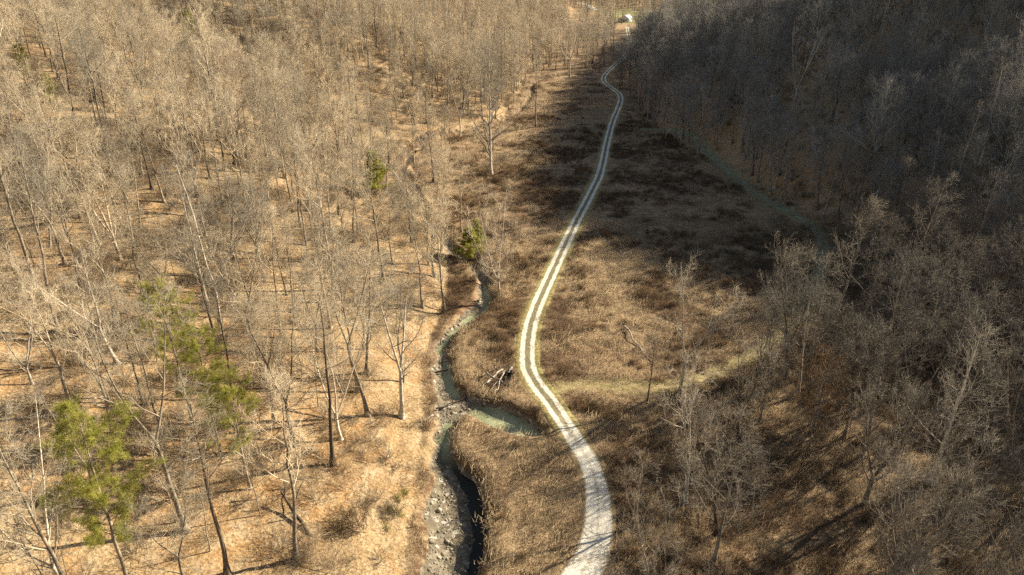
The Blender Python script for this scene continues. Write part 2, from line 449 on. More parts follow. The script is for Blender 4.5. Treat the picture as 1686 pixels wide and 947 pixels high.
# ------------------------------------------------------------------ the ground, one sheet to the horizon
def axis(lo, hi, core_lo, core_hi, step, grow):
    a = list(np.arange(core_lo, core_hi + 1e-6, step)); s = step; p = a[-1]
    while p < hi: s *= grow; p += s; a.append(p)
    s = step; p = core_lo; b = []
    while p > lo: s *= grow; p -= s; b.append(p)
    return np.array(b[::-1] + a)
gx = axis(-1500, 1500, -34, 34, 0.4, 1.025)
gy = axis(-200, 2600, 56, 150, 0.4, 1.012)
GX, GY = np.meshgrid(gx, gy)
F = fields(GX.ravel(), GY.ravel())
nx, ny = len(gx), len(gy)
mb = MB()
ii = (np.arange(ny - 1)[:, None] * nx + np.arange(nx - 1)[None, :]).ravel()
mb.add(np.stack([GX.ravel(), GY.ravel(), F['z']], 1), q=np.stack([ii, ii + 1, ii + nx + 1, ii + nx], 1))
gme = mb.mesh('ground', M['ground'])
xx, yy = GX.ravel(), GY.ravel()
infield = (1 - sstep(-4, 3, F['dl'])) * (1 - sstep(-6, 4, F['dr'])) * (yy < 700)
masks = {
    'lawn': 1.0 * (np.hypot((xx - 136) / 42, (yy - 825) / 80) < 1),
    'lane': .95 * (1 - sstep(1.2, 2.6, F['tr'])) * sstep(120, 150, yy),
    'field': np.clip(infield, 0, 1),
    'gravel': sstep(.25, .7, F['bank']) * (yy < 190) * (F['chan'] > 0),
    'earth': ((F['chan'] > -.2) & (F['bank'] < .8) & (F['bw'] < 2.2)) * 0.8,
    'grass': np.maximum(np.maximum(.85 * (1 - sstep(1.8, 3.6, F['rd'])) * (yy > 92), (.6 + .4 * sstep(105, 135, yy)) * (1 - sstep(1.6, 4.0, F['tr']))),
                        1.0 * (np.hypot((xx - 136) / 42, (yy - 835) / 85) < 1)),
}
for k, v in masks.items():
    a = gme.attributes.new(k, 'FLOAT', 'POINT'); a.data.foreach_set('value', v.astype(np.float32))
ground = mobj('ground', gme); ground['kind'] = 'structure'

# gravel track, draped just above the ground
def ribbon(name, line, offs, mat, lift, attrs):
    T = np.gradient(line, axis=0); T /= np.linalg.norm(T, axis=1, keepdims=True)
    Nn = np.stack([T[:, 1], -T[:, 0]], 1)
    P = line[:, None] + Nn[:, None] * offs[None, :, None]
    Z = hz(P[..., 0].ravel(), P[..., 1].ravel()) + lift
    V = np.concatenate([P.reshape(-1, 2), Z[:, None]], 1)
    n, m = len(line), len(offs)
    V = V.reshape(n, m, 3); V[:, 0, 2] -= lift + .12; V[:, -1, 2] -= lift + .12; V = V.reshape(-1, 3)
    i = (np.arange(n - 1)[:, None] * m + np.arange(m - 1)[None, :]).ravel()
    b = MB().add(V, q=np.stack([i, i + 1, i + m + 1, i + m], 1))
    me = b.mesh(name, mat)
    for k, f in attrs.items():
        a = me.attributes.new(k, 'FLOAT', 'POINT'); a.data.foreach_set('value', np.broadcast_to(f(line, offs), (n, m)).astype(np.float32).ravel())
    o = mobj(name, me); o['kind'] = 'structure'
    return o
ribbon('gravel_track', ROAD, np.linspace(-2.6, 2.6, 15), M['road'], .07,
       {'across': lambda l, o: o[None, :], 'full': lambda l, o: (1 - sstep(84, 96, l[:, 1]))[:, None], 'halfw': lambda l, o: (1.6 + .8 * (1 - sstep(58, 84, l[:, 1])))[:, None]})

# creek water: a level sheet inside the channel; gravel bars rise out of it
WZ = -2.58
cp = np.array(CH_P); wx = np.arange(cp[:, 0].min() - 1, cp[:, 0].max() + 1, .5); wy = np.arange(cp[:, 1].min(), cp[:, 1].max() + 1, .5)
WX, WY = np.meshgrid(wx, wy); FW = fields(WX.ravel(), WY.ravel())
WS = WZ * creek_drop(WY)
ok = (FW['z'].reshape(WX.shape) < WS + .25)
ok[1:] |= ok[:-1].copy(); ok[:, 1:] |= ok[:, :-1].copy()
keep = ok[:-1, :-1] & ok[1:, :-1] & ok[:-1, 1:] & ok[1:, 1:]
idx = np.arange(WX.size).reshape(WX.shape)
qs = np.stack([idx[:-1, :-1][keep], idx[:-1, 1:][keep], idx[1:, 1:][keep], idx[1:, :-1][keep]], 1)
used, inv = np.unique(qs, return_inverse=True)
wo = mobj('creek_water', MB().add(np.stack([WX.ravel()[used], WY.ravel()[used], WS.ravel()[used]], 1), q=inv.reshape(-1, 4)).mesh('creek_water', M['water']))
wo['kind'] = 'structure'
sunlit_silt = sstep(82, 90, WY.ravel()[used])  # pale in the sunlit silty pools, dark where the bank shades the water
a = wo.data.attributes.new('sunlit_silt', 'FLOAT', 'POINT'); a.data.foreach_set('value', sunlit_silt.astype(np.float32))

# ------------------------------------------------------------------ trees
def norm(v): return v / (np.linalg.norm(v, axis=-1, keepdims=True) + 1e-9)
def sample(P, t):
    S1 = P.shape[1] - 1; f = np.clip(t, 0, .9999) * S1; i = f.astype(int); w = (f - i)[..., None]
    n = np.arange(len(P))[:, None]
    return P[n, i] * (1 - w) + P[n, i + 1] * w, norm(P[n, i + 1] - P[n, i]), i, w[..., 0]
def grow(g, P, Rr, k, t0, t1, ang, asd, length, lsd, lprof, up, curl, S1, rr, rmin, wob):
    """k child limbs per parent limb."""
    N = len(P)
    t = t0 + (t1 - t0) * (np.arange(k)[None] + g.uniform(0, 1, (N, k))) / k
    pos, tan, i, w = sample(P, t)
    n = np.arange(N)[:, None]; pr = Rr[n, i] * (1 - w) + Rr[n, i + 1] * w
    az = g.uniform(0, 6.28, (N, 1)) + np.arange(k)[None] * 2.4 + g.normal(0, .4, (N, k))
    ref = np.where(np.abs(tan[..., 2:]) > .85, np.array([1., 0, 0]), np.array([0, 0, 1.]))
    A = norm(np.cross(tan, ref)); B = np.cross(tan, A)
    an = g.normal(ang, asd, (N, k))[..., None]
    d = np.cos(an) * tan + np.sin(an) * (A * np.cos(az)[..., None] + B * np.sin(az)[..., None])
    d = norm(d + np.array([0, 0, up]))
    L = length * lprof(t) * np.exp(g.normal(0, lsd, (N, k)))
    pts = [pos]
    for s in range(S1):
        d = norm(d + np.array([0, 0, curl]) + g.normal(0, wob, d.shape))
        pts.append(pts[-1] + d * (L / S1)[..., None])
    C = np.stack(pts, 2).reshape(N * k, S1 + 1, 3)
    r0 = np.maximum(pr * rr, rmin).reshape(-1, 1)
    Rc = r0 * np.linspace(1, .35, S1 + 1)[None]
    return C, np.maximum(Rc, rmin * .6)

def bare_tree(seed, H=24., first=.45, nb=15, bl=5.2, ang=.85, lean=.012, r0=.26, fork=0, fork_t=.45, dens=1.0, k3=5, k4=4, droop=0.0, tw=.0095, l4=.7):
    """Trunk mesh and crown mesh of a leafless broadleaf tree, base at the origin."""
    g = np.random.default_rng(seed)
    S1 = 12
    z = np.linspace(0, 1, S1 + 1)
    off = np.cumsum(g.normal(0, lean, (S1 + 1, 2)), 0) * H * .28; off -= off[0]
    stems = []
    top = 1.0 if not fork else fork_t
    P = np.stack([np.interp(z * top, z, off[:, 0]), np.interp(z * top, z, off[:, 1]), z * top * H], 1)
    rad = r0 * (1 - .86 * (z * top) ** .9) * (1 + .9 * np.exp(-z * top * 30))
    stems.append((P, rad))
    if fork:
        a0 = g.uniform(0, 6.28)
        for f in range(fork):
            a = a0 + f * 6.28 / fork + g.normal(0, .3)
            d = norm(np.array([math.cos(a) * .42, math.sin(a) * .42, 1.0])); p = P[-1].copy(); pts = [p]; L = H * (1 - fork_t) * g.uniform(.85, 1.05)
            for s in range(S1):
                d = norm(d + np.array([0, 0, .05]) + g.normal(0, .05, 3)); p = p + d * L / S1; pts.append(p)
            stems.append((np.array(pts), rad[-1] * g.uniform(.68, .82) * np.linspace(1, .16, S1 + 1)))
    tb = MB()
    for p, r in stems: tb.tubes(p[None], r[None], 7)
    cb = MB()
    per = max(4, int(nb / max(1, len(stems) - (1 if fork else 0))))
    for si, (p, r) in enumerate(stems):
        if fork and si == 0: 
            if nb < 8: continue
            C1, R1 = grow(g, p[None], r[None], 3, .7, .98, ang, .15, bl * .7, .25, lambda t: 1 + 0 * t, .15, .05, 6, .4, .03, .1)
        else:
            f0 = first if not fork else .12
            C1, R1 = grow(g, p[None], r[None], per, f0, .99, ang, .18, bl, .22, lambda t: np.clip(1.15 - .85 * ((t - f0) / (1 - f0)) ** 1.4, .2, 2), .12, .06 - droop, 6, .55, .03, .11)
        cb.tubes(C1, R1, 5)
        C2, R2 = grow(g, C1, R1, int(6 * dens), .22, 1.0, .75, .22, bl * .42, .28, lambda t: 1.1 - .55 * t, .10, .04 - droop, 4, .6, .018, .13)
        cb.tubes(C2, R2, 4)
        C3, R3 = grow(g, C2, R2, k3, .15, 1.0, .7, .25, bl * .22, .3, lambda t: 1.1 - .5 * t, .08, .03 - droop, 2, .65, .012, .14)
        cb.tubes(C3, R3, 3)
        C4, R4 = grow(g, C3, R3, k4, .1, 1.0, .65, .3, l4, .35, lambda t: 1.05 - .4 * t, .08, 0., 1, .8, tw, .1)
        cb.spikes(C4[:, 0], C4[:, 1], np.maximum(R4[:, 0], tw))
    return tb, cb

def sapling(seed, H=9., r0=.06, tw=.010):
    g = np.random.default_rng(seed); S1 = 8; z = np.linspace(0, 1, S1 + 1)
    off = np.cumsum(g.normal(0, .03, (S1 + 1, 2)), 0) * H * .3; off -= off[0]
    P = np.stack([off[:, 0], off[:, 1], z * H], 1)[None]; r = (r0 * (1 - .85 * z))[None]
    tb = MB().tubes(P, r, 6); cb = MB()
    C1, R1 = grow(g, P, r, 13, .3, .99, .8, .2, H * .22, .25, lambda t: 1.1 - .6 * t, .15, .06, 4, .5, .014, .1); cb.tubes(C1, R1, 4)
    C2, R2 = grow(g, C1, R1, 6, .2, 1., .7, .2, H * .10, .3, lambda t: 1.1 - .5 * t, .1, .03, 2, .6, .010, .12); cb.tubes(C2, R2, 3)
    C3, R3 = grow(g, C2, R2, 5, .1, 1., .65, .3, .55, .3, lambda t: 1. + 0 * t, .08, 0, 1, .8, tw, .1); cb.spikes(C3[:, 0], C3[:, 1], tw)
    return tb, cb

def brush(seed, H=2.6, n=16, spread=.7):
    """A leafless shrub of many thin stems."""
    g = np.random.default_rng(seed)
    b = g.normal(0, .35, (n, 3)); b[:, 2] = -.1
    d = norm(np.stack([g.normal(0, spread, n), g.normal(0, spread, n), np.ones(n)], 1)); pts = [b]
    for s in range(4):
        d = norm(d + g.normal(0, .12, d.shape)); pts.append(pts[-1] + d * (H / 4 * g.uniform(.6, 1.1, (n, 1))))
    P = np.stack(pts, 1); r = .022 * np.linspace(1, .4, 5)[None].repeat(n, 0)
    cb = MB().tubes(P, r, 3)
    C2, R2 = grow(g, P, r, 7, .2, 1., .6, .2, H * .35, .3, lambda t: 1.1 - .5 * t, .1, 0, 2, .7, .009, .15); cb.tubes(C2, R2, 3)
    C3, R3 = grow(g, C2, R2, 5, .1, 1., .6, .3, H * .17, .3, lambda t: 1. + 0 * t, .05, 0, 1, .8, .008, .1); cb.spikes(C3[:, 0], C3[:, 1], .008)
    return cb

def pine(seed, H=22., first=.45, nb=30, bl=3.6, r0=.2, clump=13, nl=.46, bn=.034, pyramid=False, k2=8, lean=.015):
    g = np.random.default_rng(seed); S1 = 10; z = np.linspace(0, 1, S1 + 1)
    off = np.cumsum(g.normal(0, lean, (S1 + 1, 2)), 0) * H * .25; off -= off[0]
    P = np.stack([off[:, 0], off[:, 1], z * H], 1)[None]; r = (r0 * (1 - .88 * z) * (1 + .6 * np.exp(-z * 25)))[None]
    tb = MB().tubes(P, r, 7); lb = MB(); nbm = MB()
    prof = (lambda t: np.clip(1.15 - 1.0 * (t - first) / (1 - first), .15, 2)) if pyramid else (lambda t: np.clip(1.0 - .75 * np.abs((t - first) / (1 - first) - .42) ** 1.5 * 2, .25, 2))
    C1, R1 = grow(g, P, r, nb, first, .995, 1.25, .15, bl, .28, prof, .1, .05, 6, .38, .02, .1); lb.tubes(C1, R1, 4)
    C2, R2 = grow(g, C1, R1, k2, .35, 1., .75, .2, bl * .28, .3, lambda t: 1.1 - .4 * t, .12, .08, 3, .6, .012, .12); lb.tubes(C2, R2, 3)
    c, tn, _, _ = sample(C2, np.tile(np.array([[.25, .45, .65, .82, .99]]), (len(C2), 1)))
    c = c.reshape(-1, 3); tn = tn.reshape(-1, 3); K = len(c)
    d = norm(tn[:, None] * .5 + g.normal(0, .75, (K, clump, 3)) + np.array([0, 0, .22])).reshape(-1, 3)
    p0 = np.repeat(c, clump, 0) + g.normal(0, .10, (K * clump, 3)); L = nl * g.uniform(.6, 1.25, (K * clump, 1))
    s = norm(np.cross(d, g.normal(0, 1, d.shape))) * bn
    V = np.stack([p0 - s * .5, p0 + s * .5, p0 + d * L], 1)
    nbm.add(V.reshape(-1, 3), t=np.arange(len(V) * 3).reshape(-1, 3))
    return tb, lb, nbm

KIND = {}   # kind -> list of variants; a variant is a list of (part name, mesh)
def reg(kind, parts): KIND.setdefault(kind, []).append(parts)
def two(kind, tc, bark, twig):
    reg(kind, [('trunk', tc[0].mesh(kind + '_trunk', bark)), ('crown', tc[1].mesh(kind + '_crown', twig))])
for s, kw in enumerate([dict(H=25, first=.5, bl=4.6), dict(H=23, first=.42, bl=5.0, lean=.022), dict(H=26, fork=2, fork_t=.42, bl=4.6, nb=18), dict(H=21, first=.55, bl=4.2, nb=13), dict(H=24, first=.38, bl=5.4, nb=16, lean=.02), dict(H=22, fork=2, fork_t=.3, bl=4.4, nb=16, lean=.02)]):
    two('tall_tree', bare_tree(100 + s, **kw), M['bark'] if s != 3 else M['bark_dark'], M['twig'])
for s, kw in enumerate([dict(H=20, first=.24, nb=16, bl=7.6, ang=.95, r0=.3), dict(H=18, fork=3, fork_t=.25, nb=18, bl=6.0, r0=.32), dict(H=21, fork=2, fork_t=.34, nb=18, bl=6.6, r0=.3, lean=.035), dict(H=17, first=.2, nb=18, bl=6.8, ang=.85, r0=.26)]):
    two('spreading_tree', bare_tree(200 + s, k3=6, k4=5, tw=.009, l4=.65, **kw), M['bark'] if s != 2 else M['bark_dark'], M['twig'] if s != 3 else M['twig_red'])
for s, kw in enumerate([dict(H=28, first=.12, nb=26, bl=6.6, r0=.36), dict(H=24, fork=2, fork_t=.3, nb=16, bl=5.6, r0=.3), dict(H=20, fork=3, fork_t=.16, nb=15, bl=4.6, r0=.2)]):
    two('white_tree', bare_tree(300 + s, k4=4, **kw), M['bark_white'], M['twig_white'])
for s, kw in enumerate([dict(H=10), dict(H=12, r0=.075), dict(H=7.5, r0=.05), dict(H=14, r0=.09)]):
    two('slender_tree', sapling(400 + s, **kw), M['bark'], M['twig'])

NHALF = {'tall_tree': 6, 'spreading_tree': 4, 'slender_tree': 4}
for kn_ in NHALF:      # the same growth with twigs greyed for hillside shade, browned for the backlit grove
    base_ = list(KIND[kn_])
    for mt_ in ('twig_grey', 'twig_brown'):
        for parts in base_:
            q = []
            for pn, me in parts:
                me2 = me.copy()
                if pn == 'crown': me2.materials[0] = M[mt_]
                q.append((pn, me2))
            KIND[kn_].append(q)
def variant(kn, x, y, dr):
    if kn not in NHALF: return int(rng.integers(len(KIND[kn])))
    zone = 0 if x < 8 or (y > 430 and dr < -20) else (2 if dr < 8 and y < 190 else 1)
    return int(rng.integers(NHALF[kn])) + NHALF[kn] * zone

def copy_tree(kind, vi, name, loc, rz, sc, label, cat, group, tilt=(0, 0)):
    e = empty(name, loc, rz, sc); e.rotation_euler = (tilt[0], tilt[1], rz)
    for pn, me in KIND[kind][vi]: mobj(pn, me, e)
    return tag(e, label, cat, group)

# instanced masses (far woods, undergrowth, meadow weeds)
SRC = {}
def source(name, meshes):
    c = bpy.data.collections.new(name)
    for i, me in enumerate(meshes):
        o = bpy.data.objects.new('%s_%02d' % (name, i), me); c.objects.link(o)
    return c
def joined(parts):
    b = bpy.data.meshes.new(parts[0][1].name + '_whole')
    V, L, ST, TOT, MI = [], [], [], [], []; nv = 0; nl = 0
    for k, (pn, me) in enumerate(parts):
        v = np.empty(len(me.vertices) * 3, np.float32); me.vertices.foreach_get('co', v); l = np.empty(len(me.loops), np.int32); me.loops.foreach_get('vertex_index', l)
        st = np.empty(len(me.polygons), np.int32); me.polygons.foreach_get('loop_start', st)
        V.append(v); L.append(l + nv); ST.append(st + nl); MI.append(np.full(len(st), k, np.int32)); nv += len(me.vertices); nl += len(l)
        b.materials.append(me.materials[0])
    V, L, ST, MI = map(np.concatenate, (V, L, ST, MI))
    b.vertices.add(nv); b.vertices.foreach_set('co', V); b.loops.add(nl); b.loops.foreach_set('vertex_index', L)
    b.polygons.add(len(ST)); b.polygons.foreach_set('loop_start', ST); b.update(calc_edges=True)
    b.polygons.foreach_set('material_index', MI); b.polygons.foreach_set('use_smooth', np.ones(len(ST), bool))
    return b
def scatter(name, coll, pts, idx, rz, sc, tilt=0.06):
    n = len(pts); me = bpy.data.meshes.new(name); me.vertices.add(n); me.vertices.foreach_set('co', np.asarray(pts, np.float32).ravel())
    rot = np.stack([rng.normal(0, tilt, n), rng.normal(0, tilt, n), rz], 1).astype(np.float32)
    a = me.attributes.new('rot', 'FLOAT_VECTOR', 'POINT'); a.data.foreach_set('vector', rot.ravel())
    a = me.attributes.new('size', 'FLOAT', 'POINT'); a.data.foreach_set('value', np.asarray(sc, np.float32))
    a = me.attributes.new('pick', 'INT', 'POINT'); a.data.foreach_set('value', np.asarray(idx, np.int32))
    o = mobj(name, me); o['kind'] = 'stuff'
    ng = bpy.data.node_groups.new(name, 'GeometryNodeTree')
    ng.interface.new_socket('Geometry', in_out='INPUT', socket_type='NodeSocketGeometry'); ng.interface.new_socket('Geometry', in_out='OUTPUT', socket_type='NodeSocketGeometry')
    N, Lk = ng.nodes, ng.links
    gi, go = N.new('NodeGroupInput'), N.new('NodeGroupOutput')
    ci = N.new('GeometryNodeCollectionInfo'); ci.inputs['Collection'].default_value = coll; ci.inputs['Separate Children'].default_value = True; ci.inputs['Reset Children'].default_value = True
    ip = N.new('GeometryNodeInstanceOnPoints'); ip.inputs['Pick Instance'].default_value = True
    def na(nm, ty):
        q = N.new('GeometryNodeInputNamedAttribute'); q.data_type = ty; q.inputs['Name'].default_value = nm
        return [s for s in q.outputs if s.enabled and s.name == 'Attribute'][0]
    Lk.new(gi.outputs[0], ip.inputs['Points']); Lk.new(ci.outputs[0], ip.inputs['Instance'])
    Lk.new(na('pick', 'INT'), ip.inputs['Instance Index']); Lk.new(na('rot', 'FLOAT_VECTOR'), ip.inputs['Rotation']); Lk.new(na('size', 'FLOAT'), ip.inputs['Scale'])
    Lk.new(ip.outputs[0], go.inputs[0])
    md = o.modifiers.new('scatter', 'NODES'); md.node_group = ng
    return o

# feature trees ---------------------------------------------------------------
feature_xy = []
feature_box = []   # (u, v, half width, half height, distance) of crowns that stand clear of the wood in front
def feature(kind, vi, name, u, v, hpx, label, cat, rz=0., group=None, tilt=(0, 0)):
    """hpx: the tree's height in the photograph; sets its real height from its distance."""
    x, y, z = place(u, v)
    depth = y * math.cos(PITCH) + (CAM_Z - z) * math.sin(PITCH)
    Hm = hpx * depth / FOC / math.cos(math.atan2(CAM_Z - z - 10, y))
    me = KIND[kind][vi][0][1]; h0 = max(c.co.z for c in me.vertices)
    feature_xy.append((x, y))
    if kind in ('pine_tree', 'cedar_tree', 'white_tree'):
        k = hpx / math.hypot(843 - u, 2700 - v); ut, vt = u - k * (843 - u) * 1.0, v - hpx
        feature_box.append(((u + 2 * ut) / 3, (v + 2 * vt) / 3, 22 + hpx * .12, hpx * .36, depth))
    return copy_tree(kind, vi, name, (x, y, z - .15), rz, Hm / h0, label, cat, group, tilt)

for s, kw in enumerate([dict(H=22, first=.45, nb=34), dict(H=20, first=.38, nb=36, bl=3.5), dict(H=18, first=.33, nb=34, bl=3.6)]):
    a, b, c = pine(500 + s, **kw); reg('pine_tree', [('trunk', a.mesh('pine_trunk', M['bark'])), ('branches', b.mesh('pine_branches', M['bark_dark'])), ('crown', c.mesh('pine_crown', M['pine'], False))])
for s, kw in enumerate([dict(H=9, first=.1, nb=46, bl=2.9, pyramid=True, nl=.34, clump=22, bn=.045), dict(H=8, first=.12, nb=40, bl=3.0, pyramid=True, nl=.34, clump=22, bn=.045)]):
    a, b, c = pine(520 + s, r0=.12, **kw); reg('cedar_tree', [('trunk', a.mesh('cedar_trunk', M['bark_dark'])), ('branches', b.mesh('cedar_branches', M['bark_dark'])), ('crown', c.mesh('cedar_crown', M['pine'], False))])

PIN = 'tall green pines among the bare trees'
feature('pine_tree', 0, 'pine_tree', 318, 700, 215, 'green pine topmost of the diagonal row of three in the sunlit wood', 'pine', 0.4, PIN + ' in the diagonal row')
feature('pine_tree', 1, 'pine_tree', 365, 752, 190, 'green pine in the middle of the diagonal row of three', 'pine', 2.0, PIN + ' in the diagonal row')
feature('pine_tree', 2, 'pine_tree', 412, 806, 175, 'lowest green pine of the diagonal row of three, with bare lower trunk', 'pine', 4.0, PIN + ' in the diagonal row')
feature('pine_tree', 1, 'pine_tree', 228, 1010, 275, 'yellow-green pine with a long pale trunk standing alone at lower left', 'pine', 1.2)
feature('cedar_tree', 0, 'cedar_tree', 618, 322, 68, 'small bright green cedar alone in the wood above the creek', 'cedar', 1.)
feature('cedar_tree', 1, 'cedar_tree', 775, 432, 55, 'green cedar beside the dark creek bank, nearer of two', 'cedar', 2.)
feature('cedar_tree', 0, 'cedar_tree', 783, 415, 50, 'olive green cedar just behind another one at the creek head', 'cedar', 3.)
feature('pine_tree', 0, 'pine_tree', 320, 85, 62, 'small dark green pine high on the sunlit slope', 'pine', 3.)
feature('pine_tree', 2, 'pine_tree', 52, 150, 70, 'olive green pine crown high at the far upper left of the wood', 'pine', 5.)
feature('pine_tree', 1, 'pine_tree', 95, 200, 72, 'olive pine just below the other upper left pine', 'pine', 2.6)
feature('white_tree', 0, 'sycamore_tree', 808, 288, 195, 'tall white-limbed sycamore at the wood edge, thick brush round its foot', 'tree', .5)
feature('tall_tree', 0, 'tall_tree', 882, 211, 130, 'tall tree with dark bare trunk at the meadow edge, pair with a thinner one', 'tree', .5)
feature('slender_tree', 3, 'slender_tree', 868, 207, 75, 'thin dark leaning tree beside a taller dark trunk at the meadow edge', 'tree', .9)
feature('white_tree', 1, 'sycamore_tree', 938, 128, 95, 'white forked sycamore standing by the far creek bend', 'tree', .2)
feature('white_tree', 2, 'sycamore_tree', 822, 488, 165, 'pale many-stemmed sycamore on the creek bank by the dark undercut', 'tree', 1.4)
feature('white_tree', 2, 'sycamore_tree', 803, 470, 140, 'slim pale sycamore just behind another one on the creek bank', 'tree', 3.4)
feature('white_tree', 1, 'sycamore_tree', 1118, 648, 190, 'white-limbed sycamore at the meadow corner in front of the dark slope', 'tree', 2.2)
feature('tall_tree', 3, 'tall_tree', 1066, 662, 105, 'small dark straight tree beside the meadow path', 'tree', 2.2)
feature('spreading_tree', 2, 'spreading_tree', 1214, 728, 150, 'bare tree with a dark leaning trunk on the sunlit patch by the path', 'tree', 1.0)
feature('white_tree', 1, 'sycamore_tree', 1128, 830, 200, 'pale sycamore with crooked white limbs in the thicket by the gravel track', 'tree', 4.2)
feature('white_tree', 0, 'sycamore_tree', 1530, 800, 230, 'white-branched sycamore showing pale limbs in the lower right wood', 'tree', 3.0)
feature('white_tree', 2, 'sycamore_tree', 1310, 165, 120, 'broad pale-limbed sycamore high on the shaded slope', 'tree', 0.3)

# woods --------------------------------------------------------------------------
def darts(xlo, xhi, ylo, yhi, n, rmin, keepf):
    """Random points that keep at least rmin apart, thinned by keepf(x, y) in 0..1."""
    X = rng.uniform(xlo, xhi, n); Y = rng.uniform(ylo, yhi, n)
    k = rng.uniform(0, 1, n) < keepf(X, Y); X, Y = X[k], Y[k]
    cell = {}; out = []
    for x, y in zip(X, Y):
        i, j = int(x // rmin), int(y // rmin)
        if any((x - a) ** 2 + (y - b) ** 2 < rmin * rmin for di in (-1, 0, 1) for dj in (-1, 0, 1) for a, b in cell.get((i + di, j + dj), ())): continue
        cell.setdefault((i, j), []).append((x, y)); out.append((x, y))
    return np.array(out).reshape(-1, 2)
FX = np.array(feature_xy)
def off_feature(X, Y, d=3.0):
    return (np.hypot(X[:, None] - FX[None, :, 0], Y[:, None] - FX[None, :, 1]) > d).all(1)
def hides_feature(X, Y, Z, h):
    hit = np.zeros(len(X), bool)
    for k in (.55, .85):
        U, V, D = view_px(X, Y, Z + h * k)
        for u, v, a, b, d in feature_box: hit |= (np.abs(U - u) < a) & (np.abs(V - v) < b) & (D < d + 1.5)
        hit |= (np.abs(U - 1030) < 15) & (np.abs(V - 40) < 20) & (D > 430) & (D < 840)
        hit |= (np.abs(U - 962) < 24) & (np.abs(V - 8) < 13) & (D > 430) & (D < 1300)
    return hit
def in_cone(X, Y, m=30):
    """A generous wedge round the view, widened towards the sun for the shadows that fall in."""
    return (X > -.80 * Y - m) & (X < .86 * Y + 90) & (Y > 18)
def wood_left(X, Y):
    f = fields(X, Y); n = fbm(X / 22 + 3, Y / 22, 2)
    return (sstep(2, 12, f['dl'] + 3 * n) * (f['chan'] < -3) * in_cone(X, Y) * (f['rd'] > 5) * off_feature(X, Y) * np.clip(.62 + 1.0 * n, .2, 1) * .8)
GLADE = [(20, 28), (27, 28), (38, 48), (46, 64), (48, 78), (40, 82), (34, 72), (28, 56)]
def wood_right(X, Y):
    f = fields(X, Y); n = fbm(X / 16 + 9, Y / 16 + 4, 2)
    hill = sstep(-2, 5, f['dr'] + 3 * n)
    # floodplain grove: right of the track in the foreground
    gx0 = np.interp(Y, [30, 60, 72, 84, 96, 110, 125, 140, 160, 175, 190], [6, 10, 15, 19, 24, 44, 58, 68, 78, 86, 90])
    grove = sstep(0, 7, X - gx0 + 3 * n) * (Y < 185) * (f['dr'] < 8) * np.clip(.42 + .9 * n, 0, .8)
    glade = sum(np.exp(-(((X - a) / c) ** 2 + ((Y - b) / d) ** 2) ** 2) for a, b, c, d in ((40, 68, 7, 14), (61, 62, 6, 12), (37, 88, 5, 8), (50, 112, 6, 6)))
    return np.maximum(hill, grove * (1 - .97 * np.clip(glade, 0, 1)) * ~inside_poly(X, Y, GLADE)) * in_cone(X, Y) * (f['rd'] > 4.5) * (f['tr'] > 2.5) * off_feature(X, Y)
def far_valley(X, Y):
    f = fields(X, Y); n = fbm(X / 30, Y / 30, 2)
    yard = np.maximum(np.exp(-(((X - 132) / 20) ** 2 + ((Y - 800) / 100) ** 2)), np.exp(-(((X - 142) / 24) ** 2 + ((Y - 866) / 24) ** 2)))
    return (f['dl'] <= 4) * (f['dr'] <= 3) * (Y > 420) * np.clip(sstep(430, 520, Y + 60 * n) * .9 * (.6 + n), 0, 1) * in_cone(X, Y) * (f['rd'] > 7) * (yard < .35)
def meadow_edge(X, Y):
    f = fields(X, Y)
    return (f['dl'] > -6) * (f['dl'] < 4) * (f['chan'] < -1) * .35 * in_cone(X, Y) * (Y > 130) * off_feature(X, Y)

def view_px(X, Y, Z):
    d = Y * math.cos(PITCH) + (CAM_Z - Z) * math.sin(PITCH); up = Y * math.sin(PITCH) - (CAM_Z - Z) * math.cos(PITCH)
    return 843 + FOC * X / d, 473.5 - FOC * up / d, d

